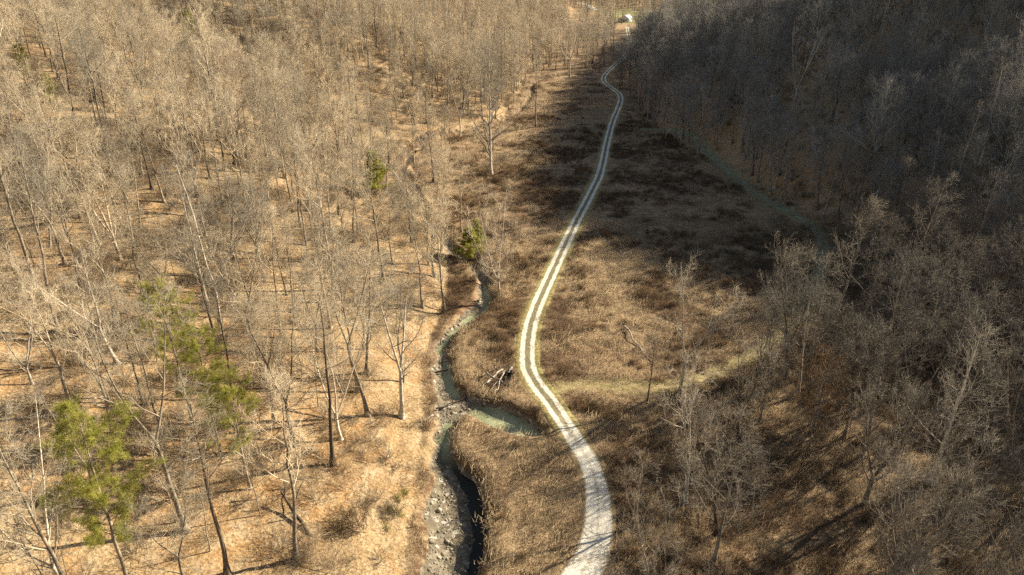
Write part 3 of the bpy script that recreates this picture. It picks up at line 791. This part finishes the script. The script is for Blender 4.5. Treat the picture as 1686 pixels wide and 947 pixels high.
def region(x, y, f, u, v):
    """A phrase for where a tree stands, by what lies beside it."""
    if f['dl'] > -7 and x < 60 and y < 520 and f['dr'] < -20:
        d = f['dl']
        if d < 9: 
            if y < 100: return 'on the bank beside the gravel bar', 'trees on the bank by the gravel bar'
            if y < 160: return 'on the creek bank facing the track bend', 'trees on the creek bank across from the track bend'
            if y < 260: return 'on the wood edge above the upstream creek', 'trees on the wood edge by the upstream creek'
            return 'on the sunlit edge facing the meadow', 'trees on the wood edge by the far meadow'
        px = 'around the yellow-green lone pine' if (u < 260 and v > 560) else None
        if px: return px, 'trees round the lone pine'
        if v > 700: return 'on orange litter near the gravel bar', 'trees on orange litter near the creek'
        if v > 480: return ('beside the diagonal row of green pines' if u < 480 else 'on the slope between pines and creek'), ('trees by the row of pines' if u < 480 else 'trees between pines and creek bend')
        if v > 300: return ('on the slope above the row of pines' if u < 400 else 'on the slope above the lone small cedar' if u < 640 and v < 330 else 'on the lower slope behind the creek head'), 'trees up the slope %d' % (u < 400)
        return ('high on the sunlit upper left slope' if u < 320 else 'high on the slope over the orange hollow' if u < 640 else 'on the far sunlit slope above the meadow'), 'trees high on the sunlit slope %d' % int(u / 320)
    if f['dr'] < 6 and y < 190:
        if x < 32 and y < 92: return 'in the thicket beside the gravel track', 'trees in the thicket by the gravel track'
        if y < 82: return 'in the grove with striped shadows', 'trees in the lower right grove'
        if y < 115: return 'in the grove below the meadow path corner', 'trees below the meadow path'
        return 'in the brown grove at the shaded meadow corner', 'trees at the shaded meadow corner'
    if v > 330: return 'at the shaded slope foot behind the grove', 'trees at the foot of the shaded slope'
    if f['dr'] < 22: return 'in the shaded wood front row by the path', 'trees in the front row of the shaded wood'
    if v > 170: return 'on the middle of the dark shaded slope', 'trees on the middle of the shaded slope'
    return 'near the top of the dark shaded slope', 'trees near the top of the shaded slope'

LOOK = {'tall_tree': ['tall straight leafless tree', 'tall slightly crooked leafless tree', 'tall leafless tree forking half-way up', 'dark-trunked tall leafless tree', 'tall leafless tree with long side limbs', 'leafless tree forking low into two stems'],
        'spreading_tree': ['broad leafless tree with wide crown', 'leafless tree forking low into three', 'dark leaning broad-crowned leafless tree', 'broad russet-twigged leafless tree'],
        'white_tree': ['tall pale-barked leafless tree', 'pale-barked forked leafless tree', 'pale-barked tree with several stems'],
        'slender_tree': ['slender young leafless tree', 'thin pole-like leafless tree', 'small thin leafless sapling', 'tall thin leafless young tree']}

for kn_ in NHALF: LOOK[kn_] += [w_.replace('leafless', 'grey leafless') for w_ in LOOK[kn_]] + [w_.replace('leafless', 'brownish leafless') for w_ in LOOK[kn_]]
allpts = []
for fn, box, n, r, mixk in ((wood_left, (-620, 90, 18, 1000), 60000, 5.4, (.78, .17, .05)), (wood_right, (4, 900, 18, 1000), 60000, 3.9, (.52, .465, .015)),
                            (far_valley, (-40, 420, 420, 1300), 9000, 5.5, (.6, .3, .1)), (meadow_edge, (-60, 60, 130, 520), 2500, 3.5, (.4, .3, .3))):
    p = darts(*box, n, r, fn)
    k = rng.choice(3, len(p), p=mixk)
    allpts.append(np.column_stack([p, k]))
W = np.vstack(allpts)
sp = []
for fn, box, n, r in ((wood_left, (-320, 60, 18, 420), 9000, 4.2), (wood_right, (4, 330, 18, 420), 3600, 3.6)):
    p = darts(*box, n, r, fn); sp.append(np.column_stack([p, np.full(len(p), 3)]))
W = np.vstack([W] + sp)
W = W[~hides_feature(W[:, 0], W[:, 1], hz(W[:, 0], W[:, 1]), np.where(W[:, 2] == 3, 10., 22.))]
WF = fields(W[:, 0], W[:, 1]); WZt = WF['z']
U, V, D = view_px(W[:, 0], W[:, 1], WZt + 9)
KN = ['tall_tree', 'spreading_tree', 'white_tree', 'slender_tree']
LIMIT = {'tall_tree': 300, 'spreading_tree': 300, 'white_tree': 60, 'slender_tree': 300}
seen = (U > -60) & (U < 1746) & (V > -40) & (V < 1000) & (D > 30)
rest = np.ones(len(W), bool)
ncount = {}
for ki, kn in enumerate(KN):
    cand = np.where(seen & (W[:, 2] == ki))[0]
    cand = cand[np.argsort(D[cand])][:LIMIT[kn]]
    ncount[kn] = (len(cand), int((W[:, 2] == ki).sum()))
    nv = len(KIND[kn])
    for i in cand:
        x, y, z = W[i, 0], W[i, 1], WZt[i]; vi = variant(kn, x, y, WF['dr'][i])
        f = {'dl': WF['dl'][i], 'dr': WF['dr'][i]}
        u0, v0, _ = view_px(x, y, z)
        ph, gr = region(x, y, f, u0, v0)
        
        sc = float(np.clip(rng.normal(.95, .19), .55, 1.35))
        lb = LOOK[kn][vi] + ' ' + ph
        if len(lb.replace('-', ' ').split()) > 15: lb = lb.replace('leafless ', '')
        copy_tree(kn, vi, kn, (x, y, z - .12), float(rng.uniform(0, 6.28)), sc, lb, 'tree', gr + ', ' + LOOK[kn][vi], (float(rng.normal(0, .05)), float(rng.normal(0, .05))))
        rest[i] = False
print('TREES', ncount, rest.sum())

far_src = []; far_map = {}
for kn in KN:
    far_map[kn] = []
    for parts in KIND[kn]:
        far_map[kn].append(len(far_src)); far_src.append(joined(parts))
FAR = source('wood', far_src)
ri = np.where(rest)[0]
pick = np.array([far_map[KN[int(W[i, 2])]][variant(KN[int(W[i, 2])], W[i, 0], W[i, 1], WF['dr'][i])] for i in ri])
for nm, m, lab in (('sunlit_woods', WF['dr'][ri] < -15, 'leafless wood climbing the sunlit slope and filling the far valley'), ('shaded_woods', WF['dr'][ri] >= -15, 'leafless wood covering the dark shaded slope')):
    j = ri[m]
    o = scatter(nm, FAR, np.column_stack([W[j, 0], W[j, 1], WZt[j] - .12]), pick[m], rng.uniform(0, 6.28, len(j)), np.clip(rng.normal(.98, .13, len(j)), .68, 1.3), .035)
    tag(o, lab, 'woods')

# undergrowth ------------------------------------------------------------------------
BR = source('brush', [brush(600 + s, **kw).mesh('brush', M['brush']) for s, kw in enumerate([dict(), dict(H=3.4, n=20), dict(H=1.8, n=14, spread=1.0), dict(H=2.2, n=22)])])
def under(X, Y):
    f = fields(X, Y); n = fbm(X / 11 + 31, Y / 11, 3)
    left = sstep(0, 6, f['dl'] + 4 * n) * np.clip(.5 + 1.2 * n, 0.08, 1)
    gx0 = np.interp(Y, [30, 60, 72, 84, 96, 110, 125, 140, 160, 175, 190], [4, 8, 12, 16, 20, 36, 50, 60, 72, 80, 84])
    right = sstep(0, 5, X - gx0 + 4 * n) * np.clip(.45 + 1.2 * n, .05, 1)
    edge = np.exp(-((f['chan'] + 2.2) / 1.6) ** 2) * np.clip(.3 + n, 0, 1) * .7 * (Y > 150)
    return np.maximum.reduce([left, right, edge]) * in_cone(X, Y) * ~inside_poly(X, Y, GLADE) * (f['chan'] < -.4) * (f['rd'] > 3.2) * (f['tr'] > 2.4)
p = darts(-330, 330, 30, 460, 52000, 1.2, lambda X, Y: under(X, Y) * np.where(X > 10, .5, 1))
o = scatter('undergrowth', BR, np.column_stack([p, hz(p[:, 0], p[:, 1])]), rng.integers(0, 4, len(p)), rng.uniform(0, 6.28, len(p)), rng.uniform(.6, 1.25, len(p)))
tag(o, 'tangled leafless brush growing between the trees', 'undergrowth')
print('BRUSH', len(p))

def weeds(seed, n, H, spread, wd):
    g = np.random.default_rng(seed)
    b = np.column_stack([g.normal(0, .55, (n, 2)), np.full(n, -.05)])
    d = norm(np.column_stack([g.normal(0, spread, (n, 2)), np.ones(n)])) * (H * g.uniform(.5, 1.2, (n, 1)))
    d[:, 2] *= g.uniform(.5, 1, n)
    return MB().spikes(b, b + d, wd)
WD = source('weed', [weeds(700, 60, .9, .5, .022).mesh('weed_straw', M['straw']), weeds(701, 60, .7, .8, .022).mesh('weed_straw_low', M['straw']),
                     weeds(702, 70, 1.0, .5, .02).mesh('weed_dark', M['weed']), weeds(703, 70, .8, .8, .022).mesh('weed_dark_low', M['weed'])])
def meadow(X, Y):
    f = fields(X, Y)
    return (f['dl'] < 0) * (f['dr'] < 4) * in_cone(X, Y) * (f['chan'] < .1) * (f['rd'] > 2.6) * (f['tr'] > 1.6)
p1 = darts(-25, 100, 50, 180, 60000, .62, meadow); p2 = darts(-45, 100, 180, 420, 26000, 1.2, lambda X, Y: meadow(X, Y) * .8)
p = np.vstack([p1, p2]); n = fbm(p[:, 0] / 9, p[:, 1] / 9, 3) + .9 * fbm(p[:, 0] / 24 + 8, p[:, 1] / 17, 2) + rng.normal(0, .2, len(p)) + .35 * (1 - sstep(4, 14, p[:, 0])) * (1 - sstep(88, 105, p[:, 1]))
o = scatter('meadow_weeds', WD, np.column_stack([p, hz(p[:, 0], p[:, 1])]), np.where(n > .05, rng.integers(0, 2, len(p)), rng.integers(2, 4, len(p))), rng.uniform(0, 6.28, len(p)), np.exp(rng.normal(-.2, .35, len(p))) * np.where(p[:, 1] > 180, 1.4, 1))
tag(o, 'dry brown and straw coloured weeds standing over the valley meadow', 'weeds')
print('WEEDS', len(p))

# small undergrowth and sticks on the leaf litter ---------------------------------------
def sticks(seed):
    g = np.random.default_rng(seed); n = 12
    a = np.column_stack([g.normal(0, .9, (n, 2)), g.uniform(.02, .12, n)]); d = np.column_stack([g.normal(0, .7, (n, 2)), g.normal(.06, .16, n)])
    b = MB().spikes(a, a + d, .025)
    m = 26; c = np.column_stack([g.normal(0, .9, (m, 2)), np.full(m, .0)]); e = np.column_stack([g.normal(0, .25, (m, 2)), g.uniform(.15, .7, m)])
    return b.spikes(c, c + e, .012)
ST = source('stick', [sticks(810 + i).mesh('stick', M['brush']) for i in range(3)])
def floor_wood(X, Y):
    f = fields(X, Y); n = fbm(X / 7 + 3, Y / 7 + 60, 3)
    return np.maximum(f['dl'] > 2, f['dr'] > -40) * in_cone(X, Y, 5) * (f['chan'] < -.5) * (f['rd'] > 4) * np.clip(.5 + 1.2 * n, .1, 1) * ((f['dl'] > 2) | (X > 25))
p = darts(-130, 110, 40, 190, 30000, .9, floor_wood)
o = scatter('fallen_sticks', ST, np.column_stack([p, hz(p[:, 0], p[:, 1])]), rng.integers(0, 3, len(p)), rng.uniform(0, 6.28, len(p)), rng.uniform(.6, 1.4, len(p)))
tag(o, 'fallen sticks and thin dead stems littering the woodland floor', 'sticks')

# stones on the gravel bars -----------------------------------------------------------------
def stone(seed):
    g = np.random.default_rng(seed)
    th = np.arange(7) * 2 * np.pi / 7; rows = []
    for ph in (-.9, -.2, .5, 1.1):
        rows.append(np.column_stack([np.cos(th) * math.cos(ph), np.sin(th) * math.cos(ph) * .8, np.full(7, math.sin(ph) * .5)]))
    v = np.vstack(rows) * g.uniform(.8, 1.15, (28, 1)); v = np.vstack([v, [[0, 0, .5]]])
    q = [(r_ * 7 + j, r_ * 7 + (j + 1) % 7, r_ * 7 + 7 + (j + 1) % 7, r_ * 7 + 7 + j) for r_ in range(3) for j in range(7)]
    return MB().add(v, q=q, t=[(21 + j, 21 + (j + 1) % 7, 28) for j in range(7)])
def stone_material():
    t = NT('river_stone')
    return t.color(t.mix(1.0, t.mix(t.rng(t.noise(2.0, 4), .35, .65), (.16, .135, .10), (.33, .29, .225)), t.mix(t.rand(), (.6, .58, .55), (1.5, 1.45, 1.35)), 'MULTIPLY'))
M['stone'] = stone_material()
SN = source('stone', [stone(820 + i).mesh('stone', M['stone'], False) for i in range(4)])
def bars(X, Y):
    f = fields(X, Y); n = fbm(X / 3, Y / 3, 2)
    return (f['bank'] > .55) * (f['z'] > WZ * creek_drop(Y) - .12) * np.clip(.6 + n, .1, 1)
p = darts(-30, 8, 52, 165, 60000, .33, bars)
o = scatter('creek_stones', SN, np.column_stack([p, hz(p[:, 0], p[:, 1])]), rng.integers(0, 4, len(p)), rng.uniform(0, 6.28, len(p)), np.exp(rng.normal(-1.9, .45, len(p))), .3)
tag(o, 'grey and buff stones strewn over the creek gravel bars', 'stones')

# far building ------------------------------------------------------------------------------
def plain(name, col, rough=.7):
    t = NT(name); t.b.inputs['Roughness'].default_value = rough
    n = t.noise(.9, 4, .6)
    return t.color(t.mix(t.rng(n, .3, .7), tuple(c * .86 for c in col), col))
M['siding'] = plain('white_siding', (.78, .76, .70)); M['metal'] = plain('pale_metal_roof', (.70, .69, .72), .45); M['dark'] = plain('dark_opening', (.05, .05, .055), .4); M['trimc'] = plain('grey_boards', (.30, .29, .28))
bx, by, _ = place(1031, 36); bz = float(hz(bx, by)[0])
barn = tag(empty('farm_building', (bx, by, bz), R(-38)), 'white farm building with pale metal roof at the head of the valley', 'building')
w, l, h, rg = 7.5, 10.5, 3.8, 6.4
b = MB()
V = [(-w/2,-l/2,-1),(w/2,-l/2,-1),(w/2,l/2,-1),(-w/2,l/2,-1),(-w/2,-l/2,h),(w/2,-l/2,h),(w/2,l/2,h),(-w/2,l/2,h),(0,-l/2,rg),(0,l/2,rg)]
b.add(V, q=[(0,1,5,4),(1,2,6,5),(2,3,7,6),(3,0,4,7)], t=[(4,5,8),(6,7,9)])
mobj('wall', b.mesh('wall', M['siding'], False), barn)
b = MB(); e = .5; dz = .08
for sx in (-1, 1):
    x1 = sx * (w / 2 + e); z1 = h - e * (rg - h) / (w / 2)
    b.add([(0, -l/2 - e, rg + dz), (0, l/2 + e, rg + dz), (x1, l/2 + e, z1 + dz), (x1, -l/2 - e, z1 + dz), (0, -l/2 - e, rg + dz + .14), (0, l/2 + e, rg + dz + .14), (x1, l/2 + e, z1 + dz + .14), (x1, -l/2 - e, z1 + dz + .14)],
          q=[(0,1,2,3),(7,6,5,4),(0,3,7,4),(1,5,6,2),(3,2,6,7)])
mobj('roof', b.mesh('roof', M['metal'], False), barn)
mobj('door', MB().box((0, -l/2 - .04, 1.2), (2.6, .08, 2.9)).mesh('door', M['trimc'], False), barn)
for xx_ in (-2.6, 2.6):
    fr = mobj('window', MB().box((xx_, -l/2 - .04, 2.1), (1.2, .09, 1.3)).mesh('window', M['trimc'], False), barn)
    mobj('pane', MB().box((xx_, -l/2 - .09, 2.1), (.95, .04, 1.05)).mesh('pane', M['dark'], False), fr)
for yy_ in (-3, 1, 4):
    fr = mobj('window', MB().box((-w/2 - .04, yy_, 2.1), (.09, 1.2, 1.3)).mesh('window', M['trimc'], False), barn)
    mobj('pane', MB().box((-w/2 - .09, yy_, 2.1), (.04, .95, 1.05)).mesh('pane', M['dark'], False), fr)
b = MB(); b.box((-w/2 - 1.7, 0, 1.2), (3.2, l - 1.0, 3.0)); mobj('lean_to', b.mesh('lean_to', M['trimc'], False), barn)
b = MB(); b.add([(-w/2-.02,-l/2+.1,3.5),(-w/2-3.7,-l/2+.1,2.75),(-w/2-3.7,l/2-.1,2.75),(-w/2-.02,l/2-.1,3.5),(-w/2-.02,-l/2+.1,3.62),(-w/2-3.7,-l/2+.1,2.87),(-w/2-3.7,l/2-.1,2.87),(-w/2-.02,l/2-.1,3.62)], q=[(3,2,1,0),(4,5,6,7),(0,1,5,4),(1,2,6,5),(2,3,7,6),(3,0,4,7)])
mobj('lean_to_roof', b.mesh('lean_to_roof', M['trimc'], False), barn)

# driftwood, logs, snag ------------------------------------------------------------------------
M['drift'] = bark_material('weathered_wood', (.30, .26, .21), (.56, .51, .44)); M['dead'] = bark_material('dark_dead_wood', (.045, .035, .027), (.10, .078, .058))
def log(name, a, b, r0, r1, mat, label, cat='log', group=None, twigs=2, seed=0, z0=.18, z1=.18, parent=None):
    """A fallen log between two surveyed photo points."""
    g = np.random.default_rng(900 + seed)
    A = np.array(place(*a)) + (0, 0, z0); B = np.array(place(*b)) + (0, 0, z1)
    t = np.linspace(0, 1, 8)[:, None]
    P = A * (1 - t) + B * t + g.normal(0, .07, (8, 3)) * np.linalg.norm(B - A) * .25; O = P[0].copy(); P = P - O
    m = MB().tubes(P[None], np.linspace(r0, r1, 8)[None], 7)
    o = mobj(name, m.mesh(name, mat)); o.location = O; tag(o, label, cat, group)
    if twigs:
        C, Rc = grow(g, P[None], np.linspace(r0, r1, 8)[None], twigs, .4, .98, .8, .2, np.linalg.norm(B - A) * .3, .3, lambda t: 1 + 0 * t, .1, 0, 4, .5, .02, .12)
        m = MB().tubes(C, Rc, 5); C2, R2 = grow(g, C, Rc, 4, .3, 1, .7, .2, .9, .3, lambda t: 1 + 0 * t, .05, 0, 2, .6, .012, .1); m.tubes(C2, R2, 3)
        mobj('branches', m.mesh('branches', mat), o)
    return o
log('fallen_log', (713, 684), (688, 702), .2, .1, M['drift'], 'pale barkless log lying on the left bank opposite the green pool', twigs=3, seed=1)
log('fallen_log', (718, 677), (770, 656), .16, .10, M['dead'], 'dark log spanning the creek just above the green pool', twigs=0, seed=2, z0=.5, z1=.3)
log('fallen_log', (716, 616), (738, 618), .18, .14, M['dead'], 'short dark log reaching into the creek below the tan bend', twigs=0, seed=3, z0=.4, z1=1.2)
log('fallen_log', (746, 505), (800, 500), .15, .07, M['dead'], 'thin dark log lying along the upper creek bend', twigs=3, seed=4, z0=.4, z1=1.2)
log('fallen_log', (1030, 541), (1069, 596), .17, .08, M['drift'], 'pale fallen limb lying in the meadow right of the track', twigs=3, seed=5, z0=.5, z1=.4)
log('fallen_log', (800, 622), (842, 640), .15, .08, M['drift'], 'long pale log lying across the driftwood heap', twigs=0, seed=6, z0=1.1, z1=.35)
DW = 'driftwood logs heaped on the meadow by the creek bend'
for i, (a, b, rr, mt) in enumerate([((828, 610), (800, 637), .15, 0), ((832, 613), (809, 645), .12, 0), ((836, 616), (824, 650), .14, 1), ((824, 609), (789, 626), .13, 1), ((818, 622), (794, 640), .11, 0), ((843, 616), (838, 640), .16, 1), ((838, 607), (812, 612), .13, 0), ((829, 622), (815, 652), .10, 0), ((846, 622), (828, 634), .2, 1)]):
    log('driftwood_log', a, b, rr, rr * .6, M['dead'] if mt else M['drift'], ('dark' if mt else 'grey') + ' driftwood log tangled in the heap between creek and track', 'driftwood', DW + (', dark' if mt else ', grey'), twigs=1, seed=10 + i, z0=.35 + .1 * i, z1=.2 + .07 * (8 - i))
x, y, z = place(838, 620)
st = tag(empty('uprooted_stump', (x, y, z + .3), 1.0), 'uprooted stump with splayed roots in the middle of the driftwood heap', 'stump')
g = np.random.default_rng(77)
tr_ = np.array([[[0, 0, .3], [.5, .2, .5], [1.1, .35, .55], [1.7, .5, .6]]]); rr_ = np.array([[.42, .33, .27, .22]])
mobj('trunk', MB().tubes(tr_, rr_, 8).mesh('stump_trunk', M['drift']), st)
C, Rc = grow(g, np.array([[[.3, 0, .35], [0, 0, .35], [-.25, -.05, .4]]]), np.array([[.35, .38, .3]]), 11, .3, .99, 1.1, .45, 1.1, .55, lambda t: 1 + 0 * t, -.05, -.06, 5, .42, .03, .38)
m = MB().tubes(C, Rc, 5); C2, R2 = grow(g, C, Rc, 3, .3, 1, .8, .2, .6, .3, lambda t: 1 + 0 * t, 0, 0, 2, .6, .02, .2); m.tubes(C2, R2, 4)
mobj('roots', m.mesh('stump_roots', M['dead']), st)
x, y, z = place(515, 888); x2, y2, z2 = place(466, 830)
sn = tag(empty('dead_snag', (x, y, z)), 'dark dead trunk leaning over the orange litter at lower centre-left', 'snag')
A = np.array((0, 0, -.2)); B = np.array((x2 - x, y2 - y, z2 - z + 2.2)); t = np.linspace(0, 1, 8)[:, None]; P = A + (B - A) * t + g.normal(0, .08, (8, 3)); rr_ = np.linspace(.34, .13, 8)
mobj('trunk', MB().tubes(P[None], rr_[None], 8).mesh('snag_trunk', M['dead']), sn)
C, Rc = grow(g, P[None], rr_[None], 5, .5, .98, .75, .2, 2.6, .3, lambda t: 1 + 0 * t, .1, 0, 4, .5, .03, .12); m = MB().tubes(C, Rc, 5)
C2, R2 = grow(g, C, Rc, 4, .3, 1, .7, .2, 1., .3, lambda t: 1 + 0 * t, .05, 0, 2, .6, .015, .1); m.tubes(C2, R2, 3)
mobj('branches', m.mesh('snag_branches', M['dead']), sn)

# single shrubs and tufts -------------------------------------------------------------------------
def thicket(seed, H, Rx, n, wood, mat):
    g = np.random.default_rng(seed); m = MB()
    b = np.column_stack([g.normal(0, Rx * .4, (n, 2)), np.full(n, -.15)]); d = norm(np.column_stack([g.normal(0, .45, (n, 2)), np.ones(n)])); pts = [b]
    for k in range(4): d = norm(d + g.normal(0, .14, d.shape)); pts.append(pts[-1] + d * (H / 4 * g.uniform(.5, 1.05, (n, 1))))
    P = np.stack(pts, 1); r_ = .03 * np.linspace(1, .4, 5)[None].repeat(n, 0)
    st_ = MB().tubes(P, r_, 4)
    C, Rc = grow(g, P, r_, 8, .2, 1., .6, .2, H * .35, .3, lambda t: 1.1 - .5 * t, .1, 0, 2, .7, .010, .15); m.tubes(C, Rc, 3)
    C3, R3 = grow(g, C, Rc, 6, .1, 1., .6, .3, H * .16, .3, lambda t: 1. + 0 * t, .05, 0, 1, .8, .009, .1); m.spikes(C3[:, 0], C3[:, 1], .009)
    return st_, m
M['brown_brush'] = bark_material('brown_brush', (.15, .10, .058), (.23, .155, .092), True)
for i, (u, v, H, Rx, mt, lb) in enumerate([(578, 868, 3.4, 3.4, 'brown_brush', 'round brown shrub on the slope above the gravel bar'), (805, 284, 5.5, 3.2, 'brush', 'grey brush thicket round the foot of the tall sycamore'),
        (826, 270, 4.5, 2.4, 'brush', 'grey shrub just behind the sycamore foot thicket'), (818, 488, 3.0, 2.0, 'brush', 'pale brush clump at the many-stemmed sycamore'), (1010, 690, 2.2, 3.0, 'brown_brush', 'low dark brush beside the gravel track bend'),
        (950, 668, 2.0, 2.6, 'brown_brush', 'low brown brush between gravel track and meadow path'), (985, 672, 2.0, 2.6, 'brown_brush', 'brown brush in the ditch below the meadow path'), (880, 680, 1.8, 1.6, 'brown_brush', 'brown brush overhanging the pool bank'),
        (812, 634, 1.3, 2.2, 'brown_brush', 'dead brush caught in the driftwood heap'), (500, 905, 2.6, 2.4, 'brush', 'tangled brush at the foot of the dark leaning snag')]):
    a, c = thicket(840 + i, H, Rx, 46, None, None); x, y, z = place(u, v)
    e_ = tag(empty('shrub', (x, y, z)), lb, 'shrub'); mobj('stems', a.mesh('shrub_stems', M[mt]), e_); mobj('crown', c.mesh('shrub_crown', M[mt]), e_)
for i, (u, v, lb) in enumerate([(652, 822, 'yellow-green grass tuft highest on the bank'), (663, 812, 'small green tuft at the bank top by the gravel bar'), (640, 838, 'yellow-green grass tuft in the middle of the bank'), (632, 872, 'broad yellow-green tuft lowest on the bank'), (655, 848, 'thin green tuft nearest the gravel bar')]):
    g = np.random.default_rng(860 + i); n = 170; b_ = np.column_stack([g.normal(0, .42, (n, 2)), np.full(n, -.05)]); d = norm(np.column_stack([g.normal(0, .7, (n, 2)), np.ones(n)])) * g.uniform(.4, .9, (n, 1))
    x, y, z = place(u, v); o = mobj('grass_tuft', MB().spikes(b_, b_ + d, .03).mesh('grass_tuft', M['tuft'])); o.location = (x, y, z); tag(o, lb, 'grass tuft')
a, b, c = pine(540, H=11, first=.15, nb=26, bl=2.6, r0=.12, clump=4, nl=.16, bn=.10)
M['russet'] = leaf_material('russet_leaves', (.25, .135, .06), (.34, .20, .09))
reg('beech_tree', [('trunk', a.mesh('beech_trunk', M['bark'])), ('branches', b.mesh('beech_branches', M['bark'])), ('crown', c.mesh('beech_crown', M['russet'], False))])
feature('beech_tree', 0, 'beech_tree', 1338, 712, 125, 'young beech keeping its orange-brown dead leaves in the shaded grove', 'tree', .7)

MB_SRC = source('meadow_brush', [brush(650 + i, H=1.3, n=20, spread=.9).mesh('meadow_brush', M['brown_brush']) for i in range(3)])
def mbrush(X, Y):
    n = fbm(X / 8 + 13, Y / 8 + 2, 3)
    return meadow(X, Y) * np.clip(1.6 * n - .7 * fbm(X / 24 + 8, Y / 17, 2) - .02, .01, .9) * np.where((X < 12) & (Y < 95), .35, 1)
p = darts(-25, 100, 52, 330, 16000, 1.0, mbrush)
o = scatter('meadow_brush', MB_SRC, np.column_stack([p, hz(p[:, 0], p[:, 1])]), rng.integers(0, 3, len(p)), rng.uniform(0, 6.28, len(p)), np.exp(rng.normal(-.15, .3, len(p))))
tag(o, 'low dark brown brush in patches over the meadow', 'brush')

# pale lane climbing away at the head of the valley
LANE = catmull([place(u, v)[:2] for u, v in ((986, 17), (976, 14), (968, 9), (958, 6), (950, 6))], 4.0)
ribbon('farm_lane', LANE, np.linspace(-4, 4, 7), M['road'], .3, {'across': lambda l, o: o[None, :] * .3, 'full': lambda l, o: np.ones((len(l), 1)), 'halfw': lambda l, o: np.full((len(l), 1), 2.0)})

# windfall on the near slope
g = np.random.default_rng(990)
for i in range(22):
    u, v = g.uniform(10, 600), g.uniform(560, 930); a = g.normal(0, .6); k = g.uniform(22, 60)
    if u > 560 and v > 600: u -= 120
    dk = bool(g.uniform() < .4)
    log('fallen_log', (u, v), (u + k * math.cos(a), v + k * .6 * math.sin(a)), g.uniform(.09, .2), .06, M['dead'] if dk else M['drift'], ('dark rotting' if dk else 'pale weathered') + ' fallen trunk lying on orange leaf litter among the trees',
        'log', ('dark' if dk else 'pale') + ' windfall on the sunlit slope', twigs=int(g.integers(0, 4)), seed=40 + i, z0=.12, z1=.15)
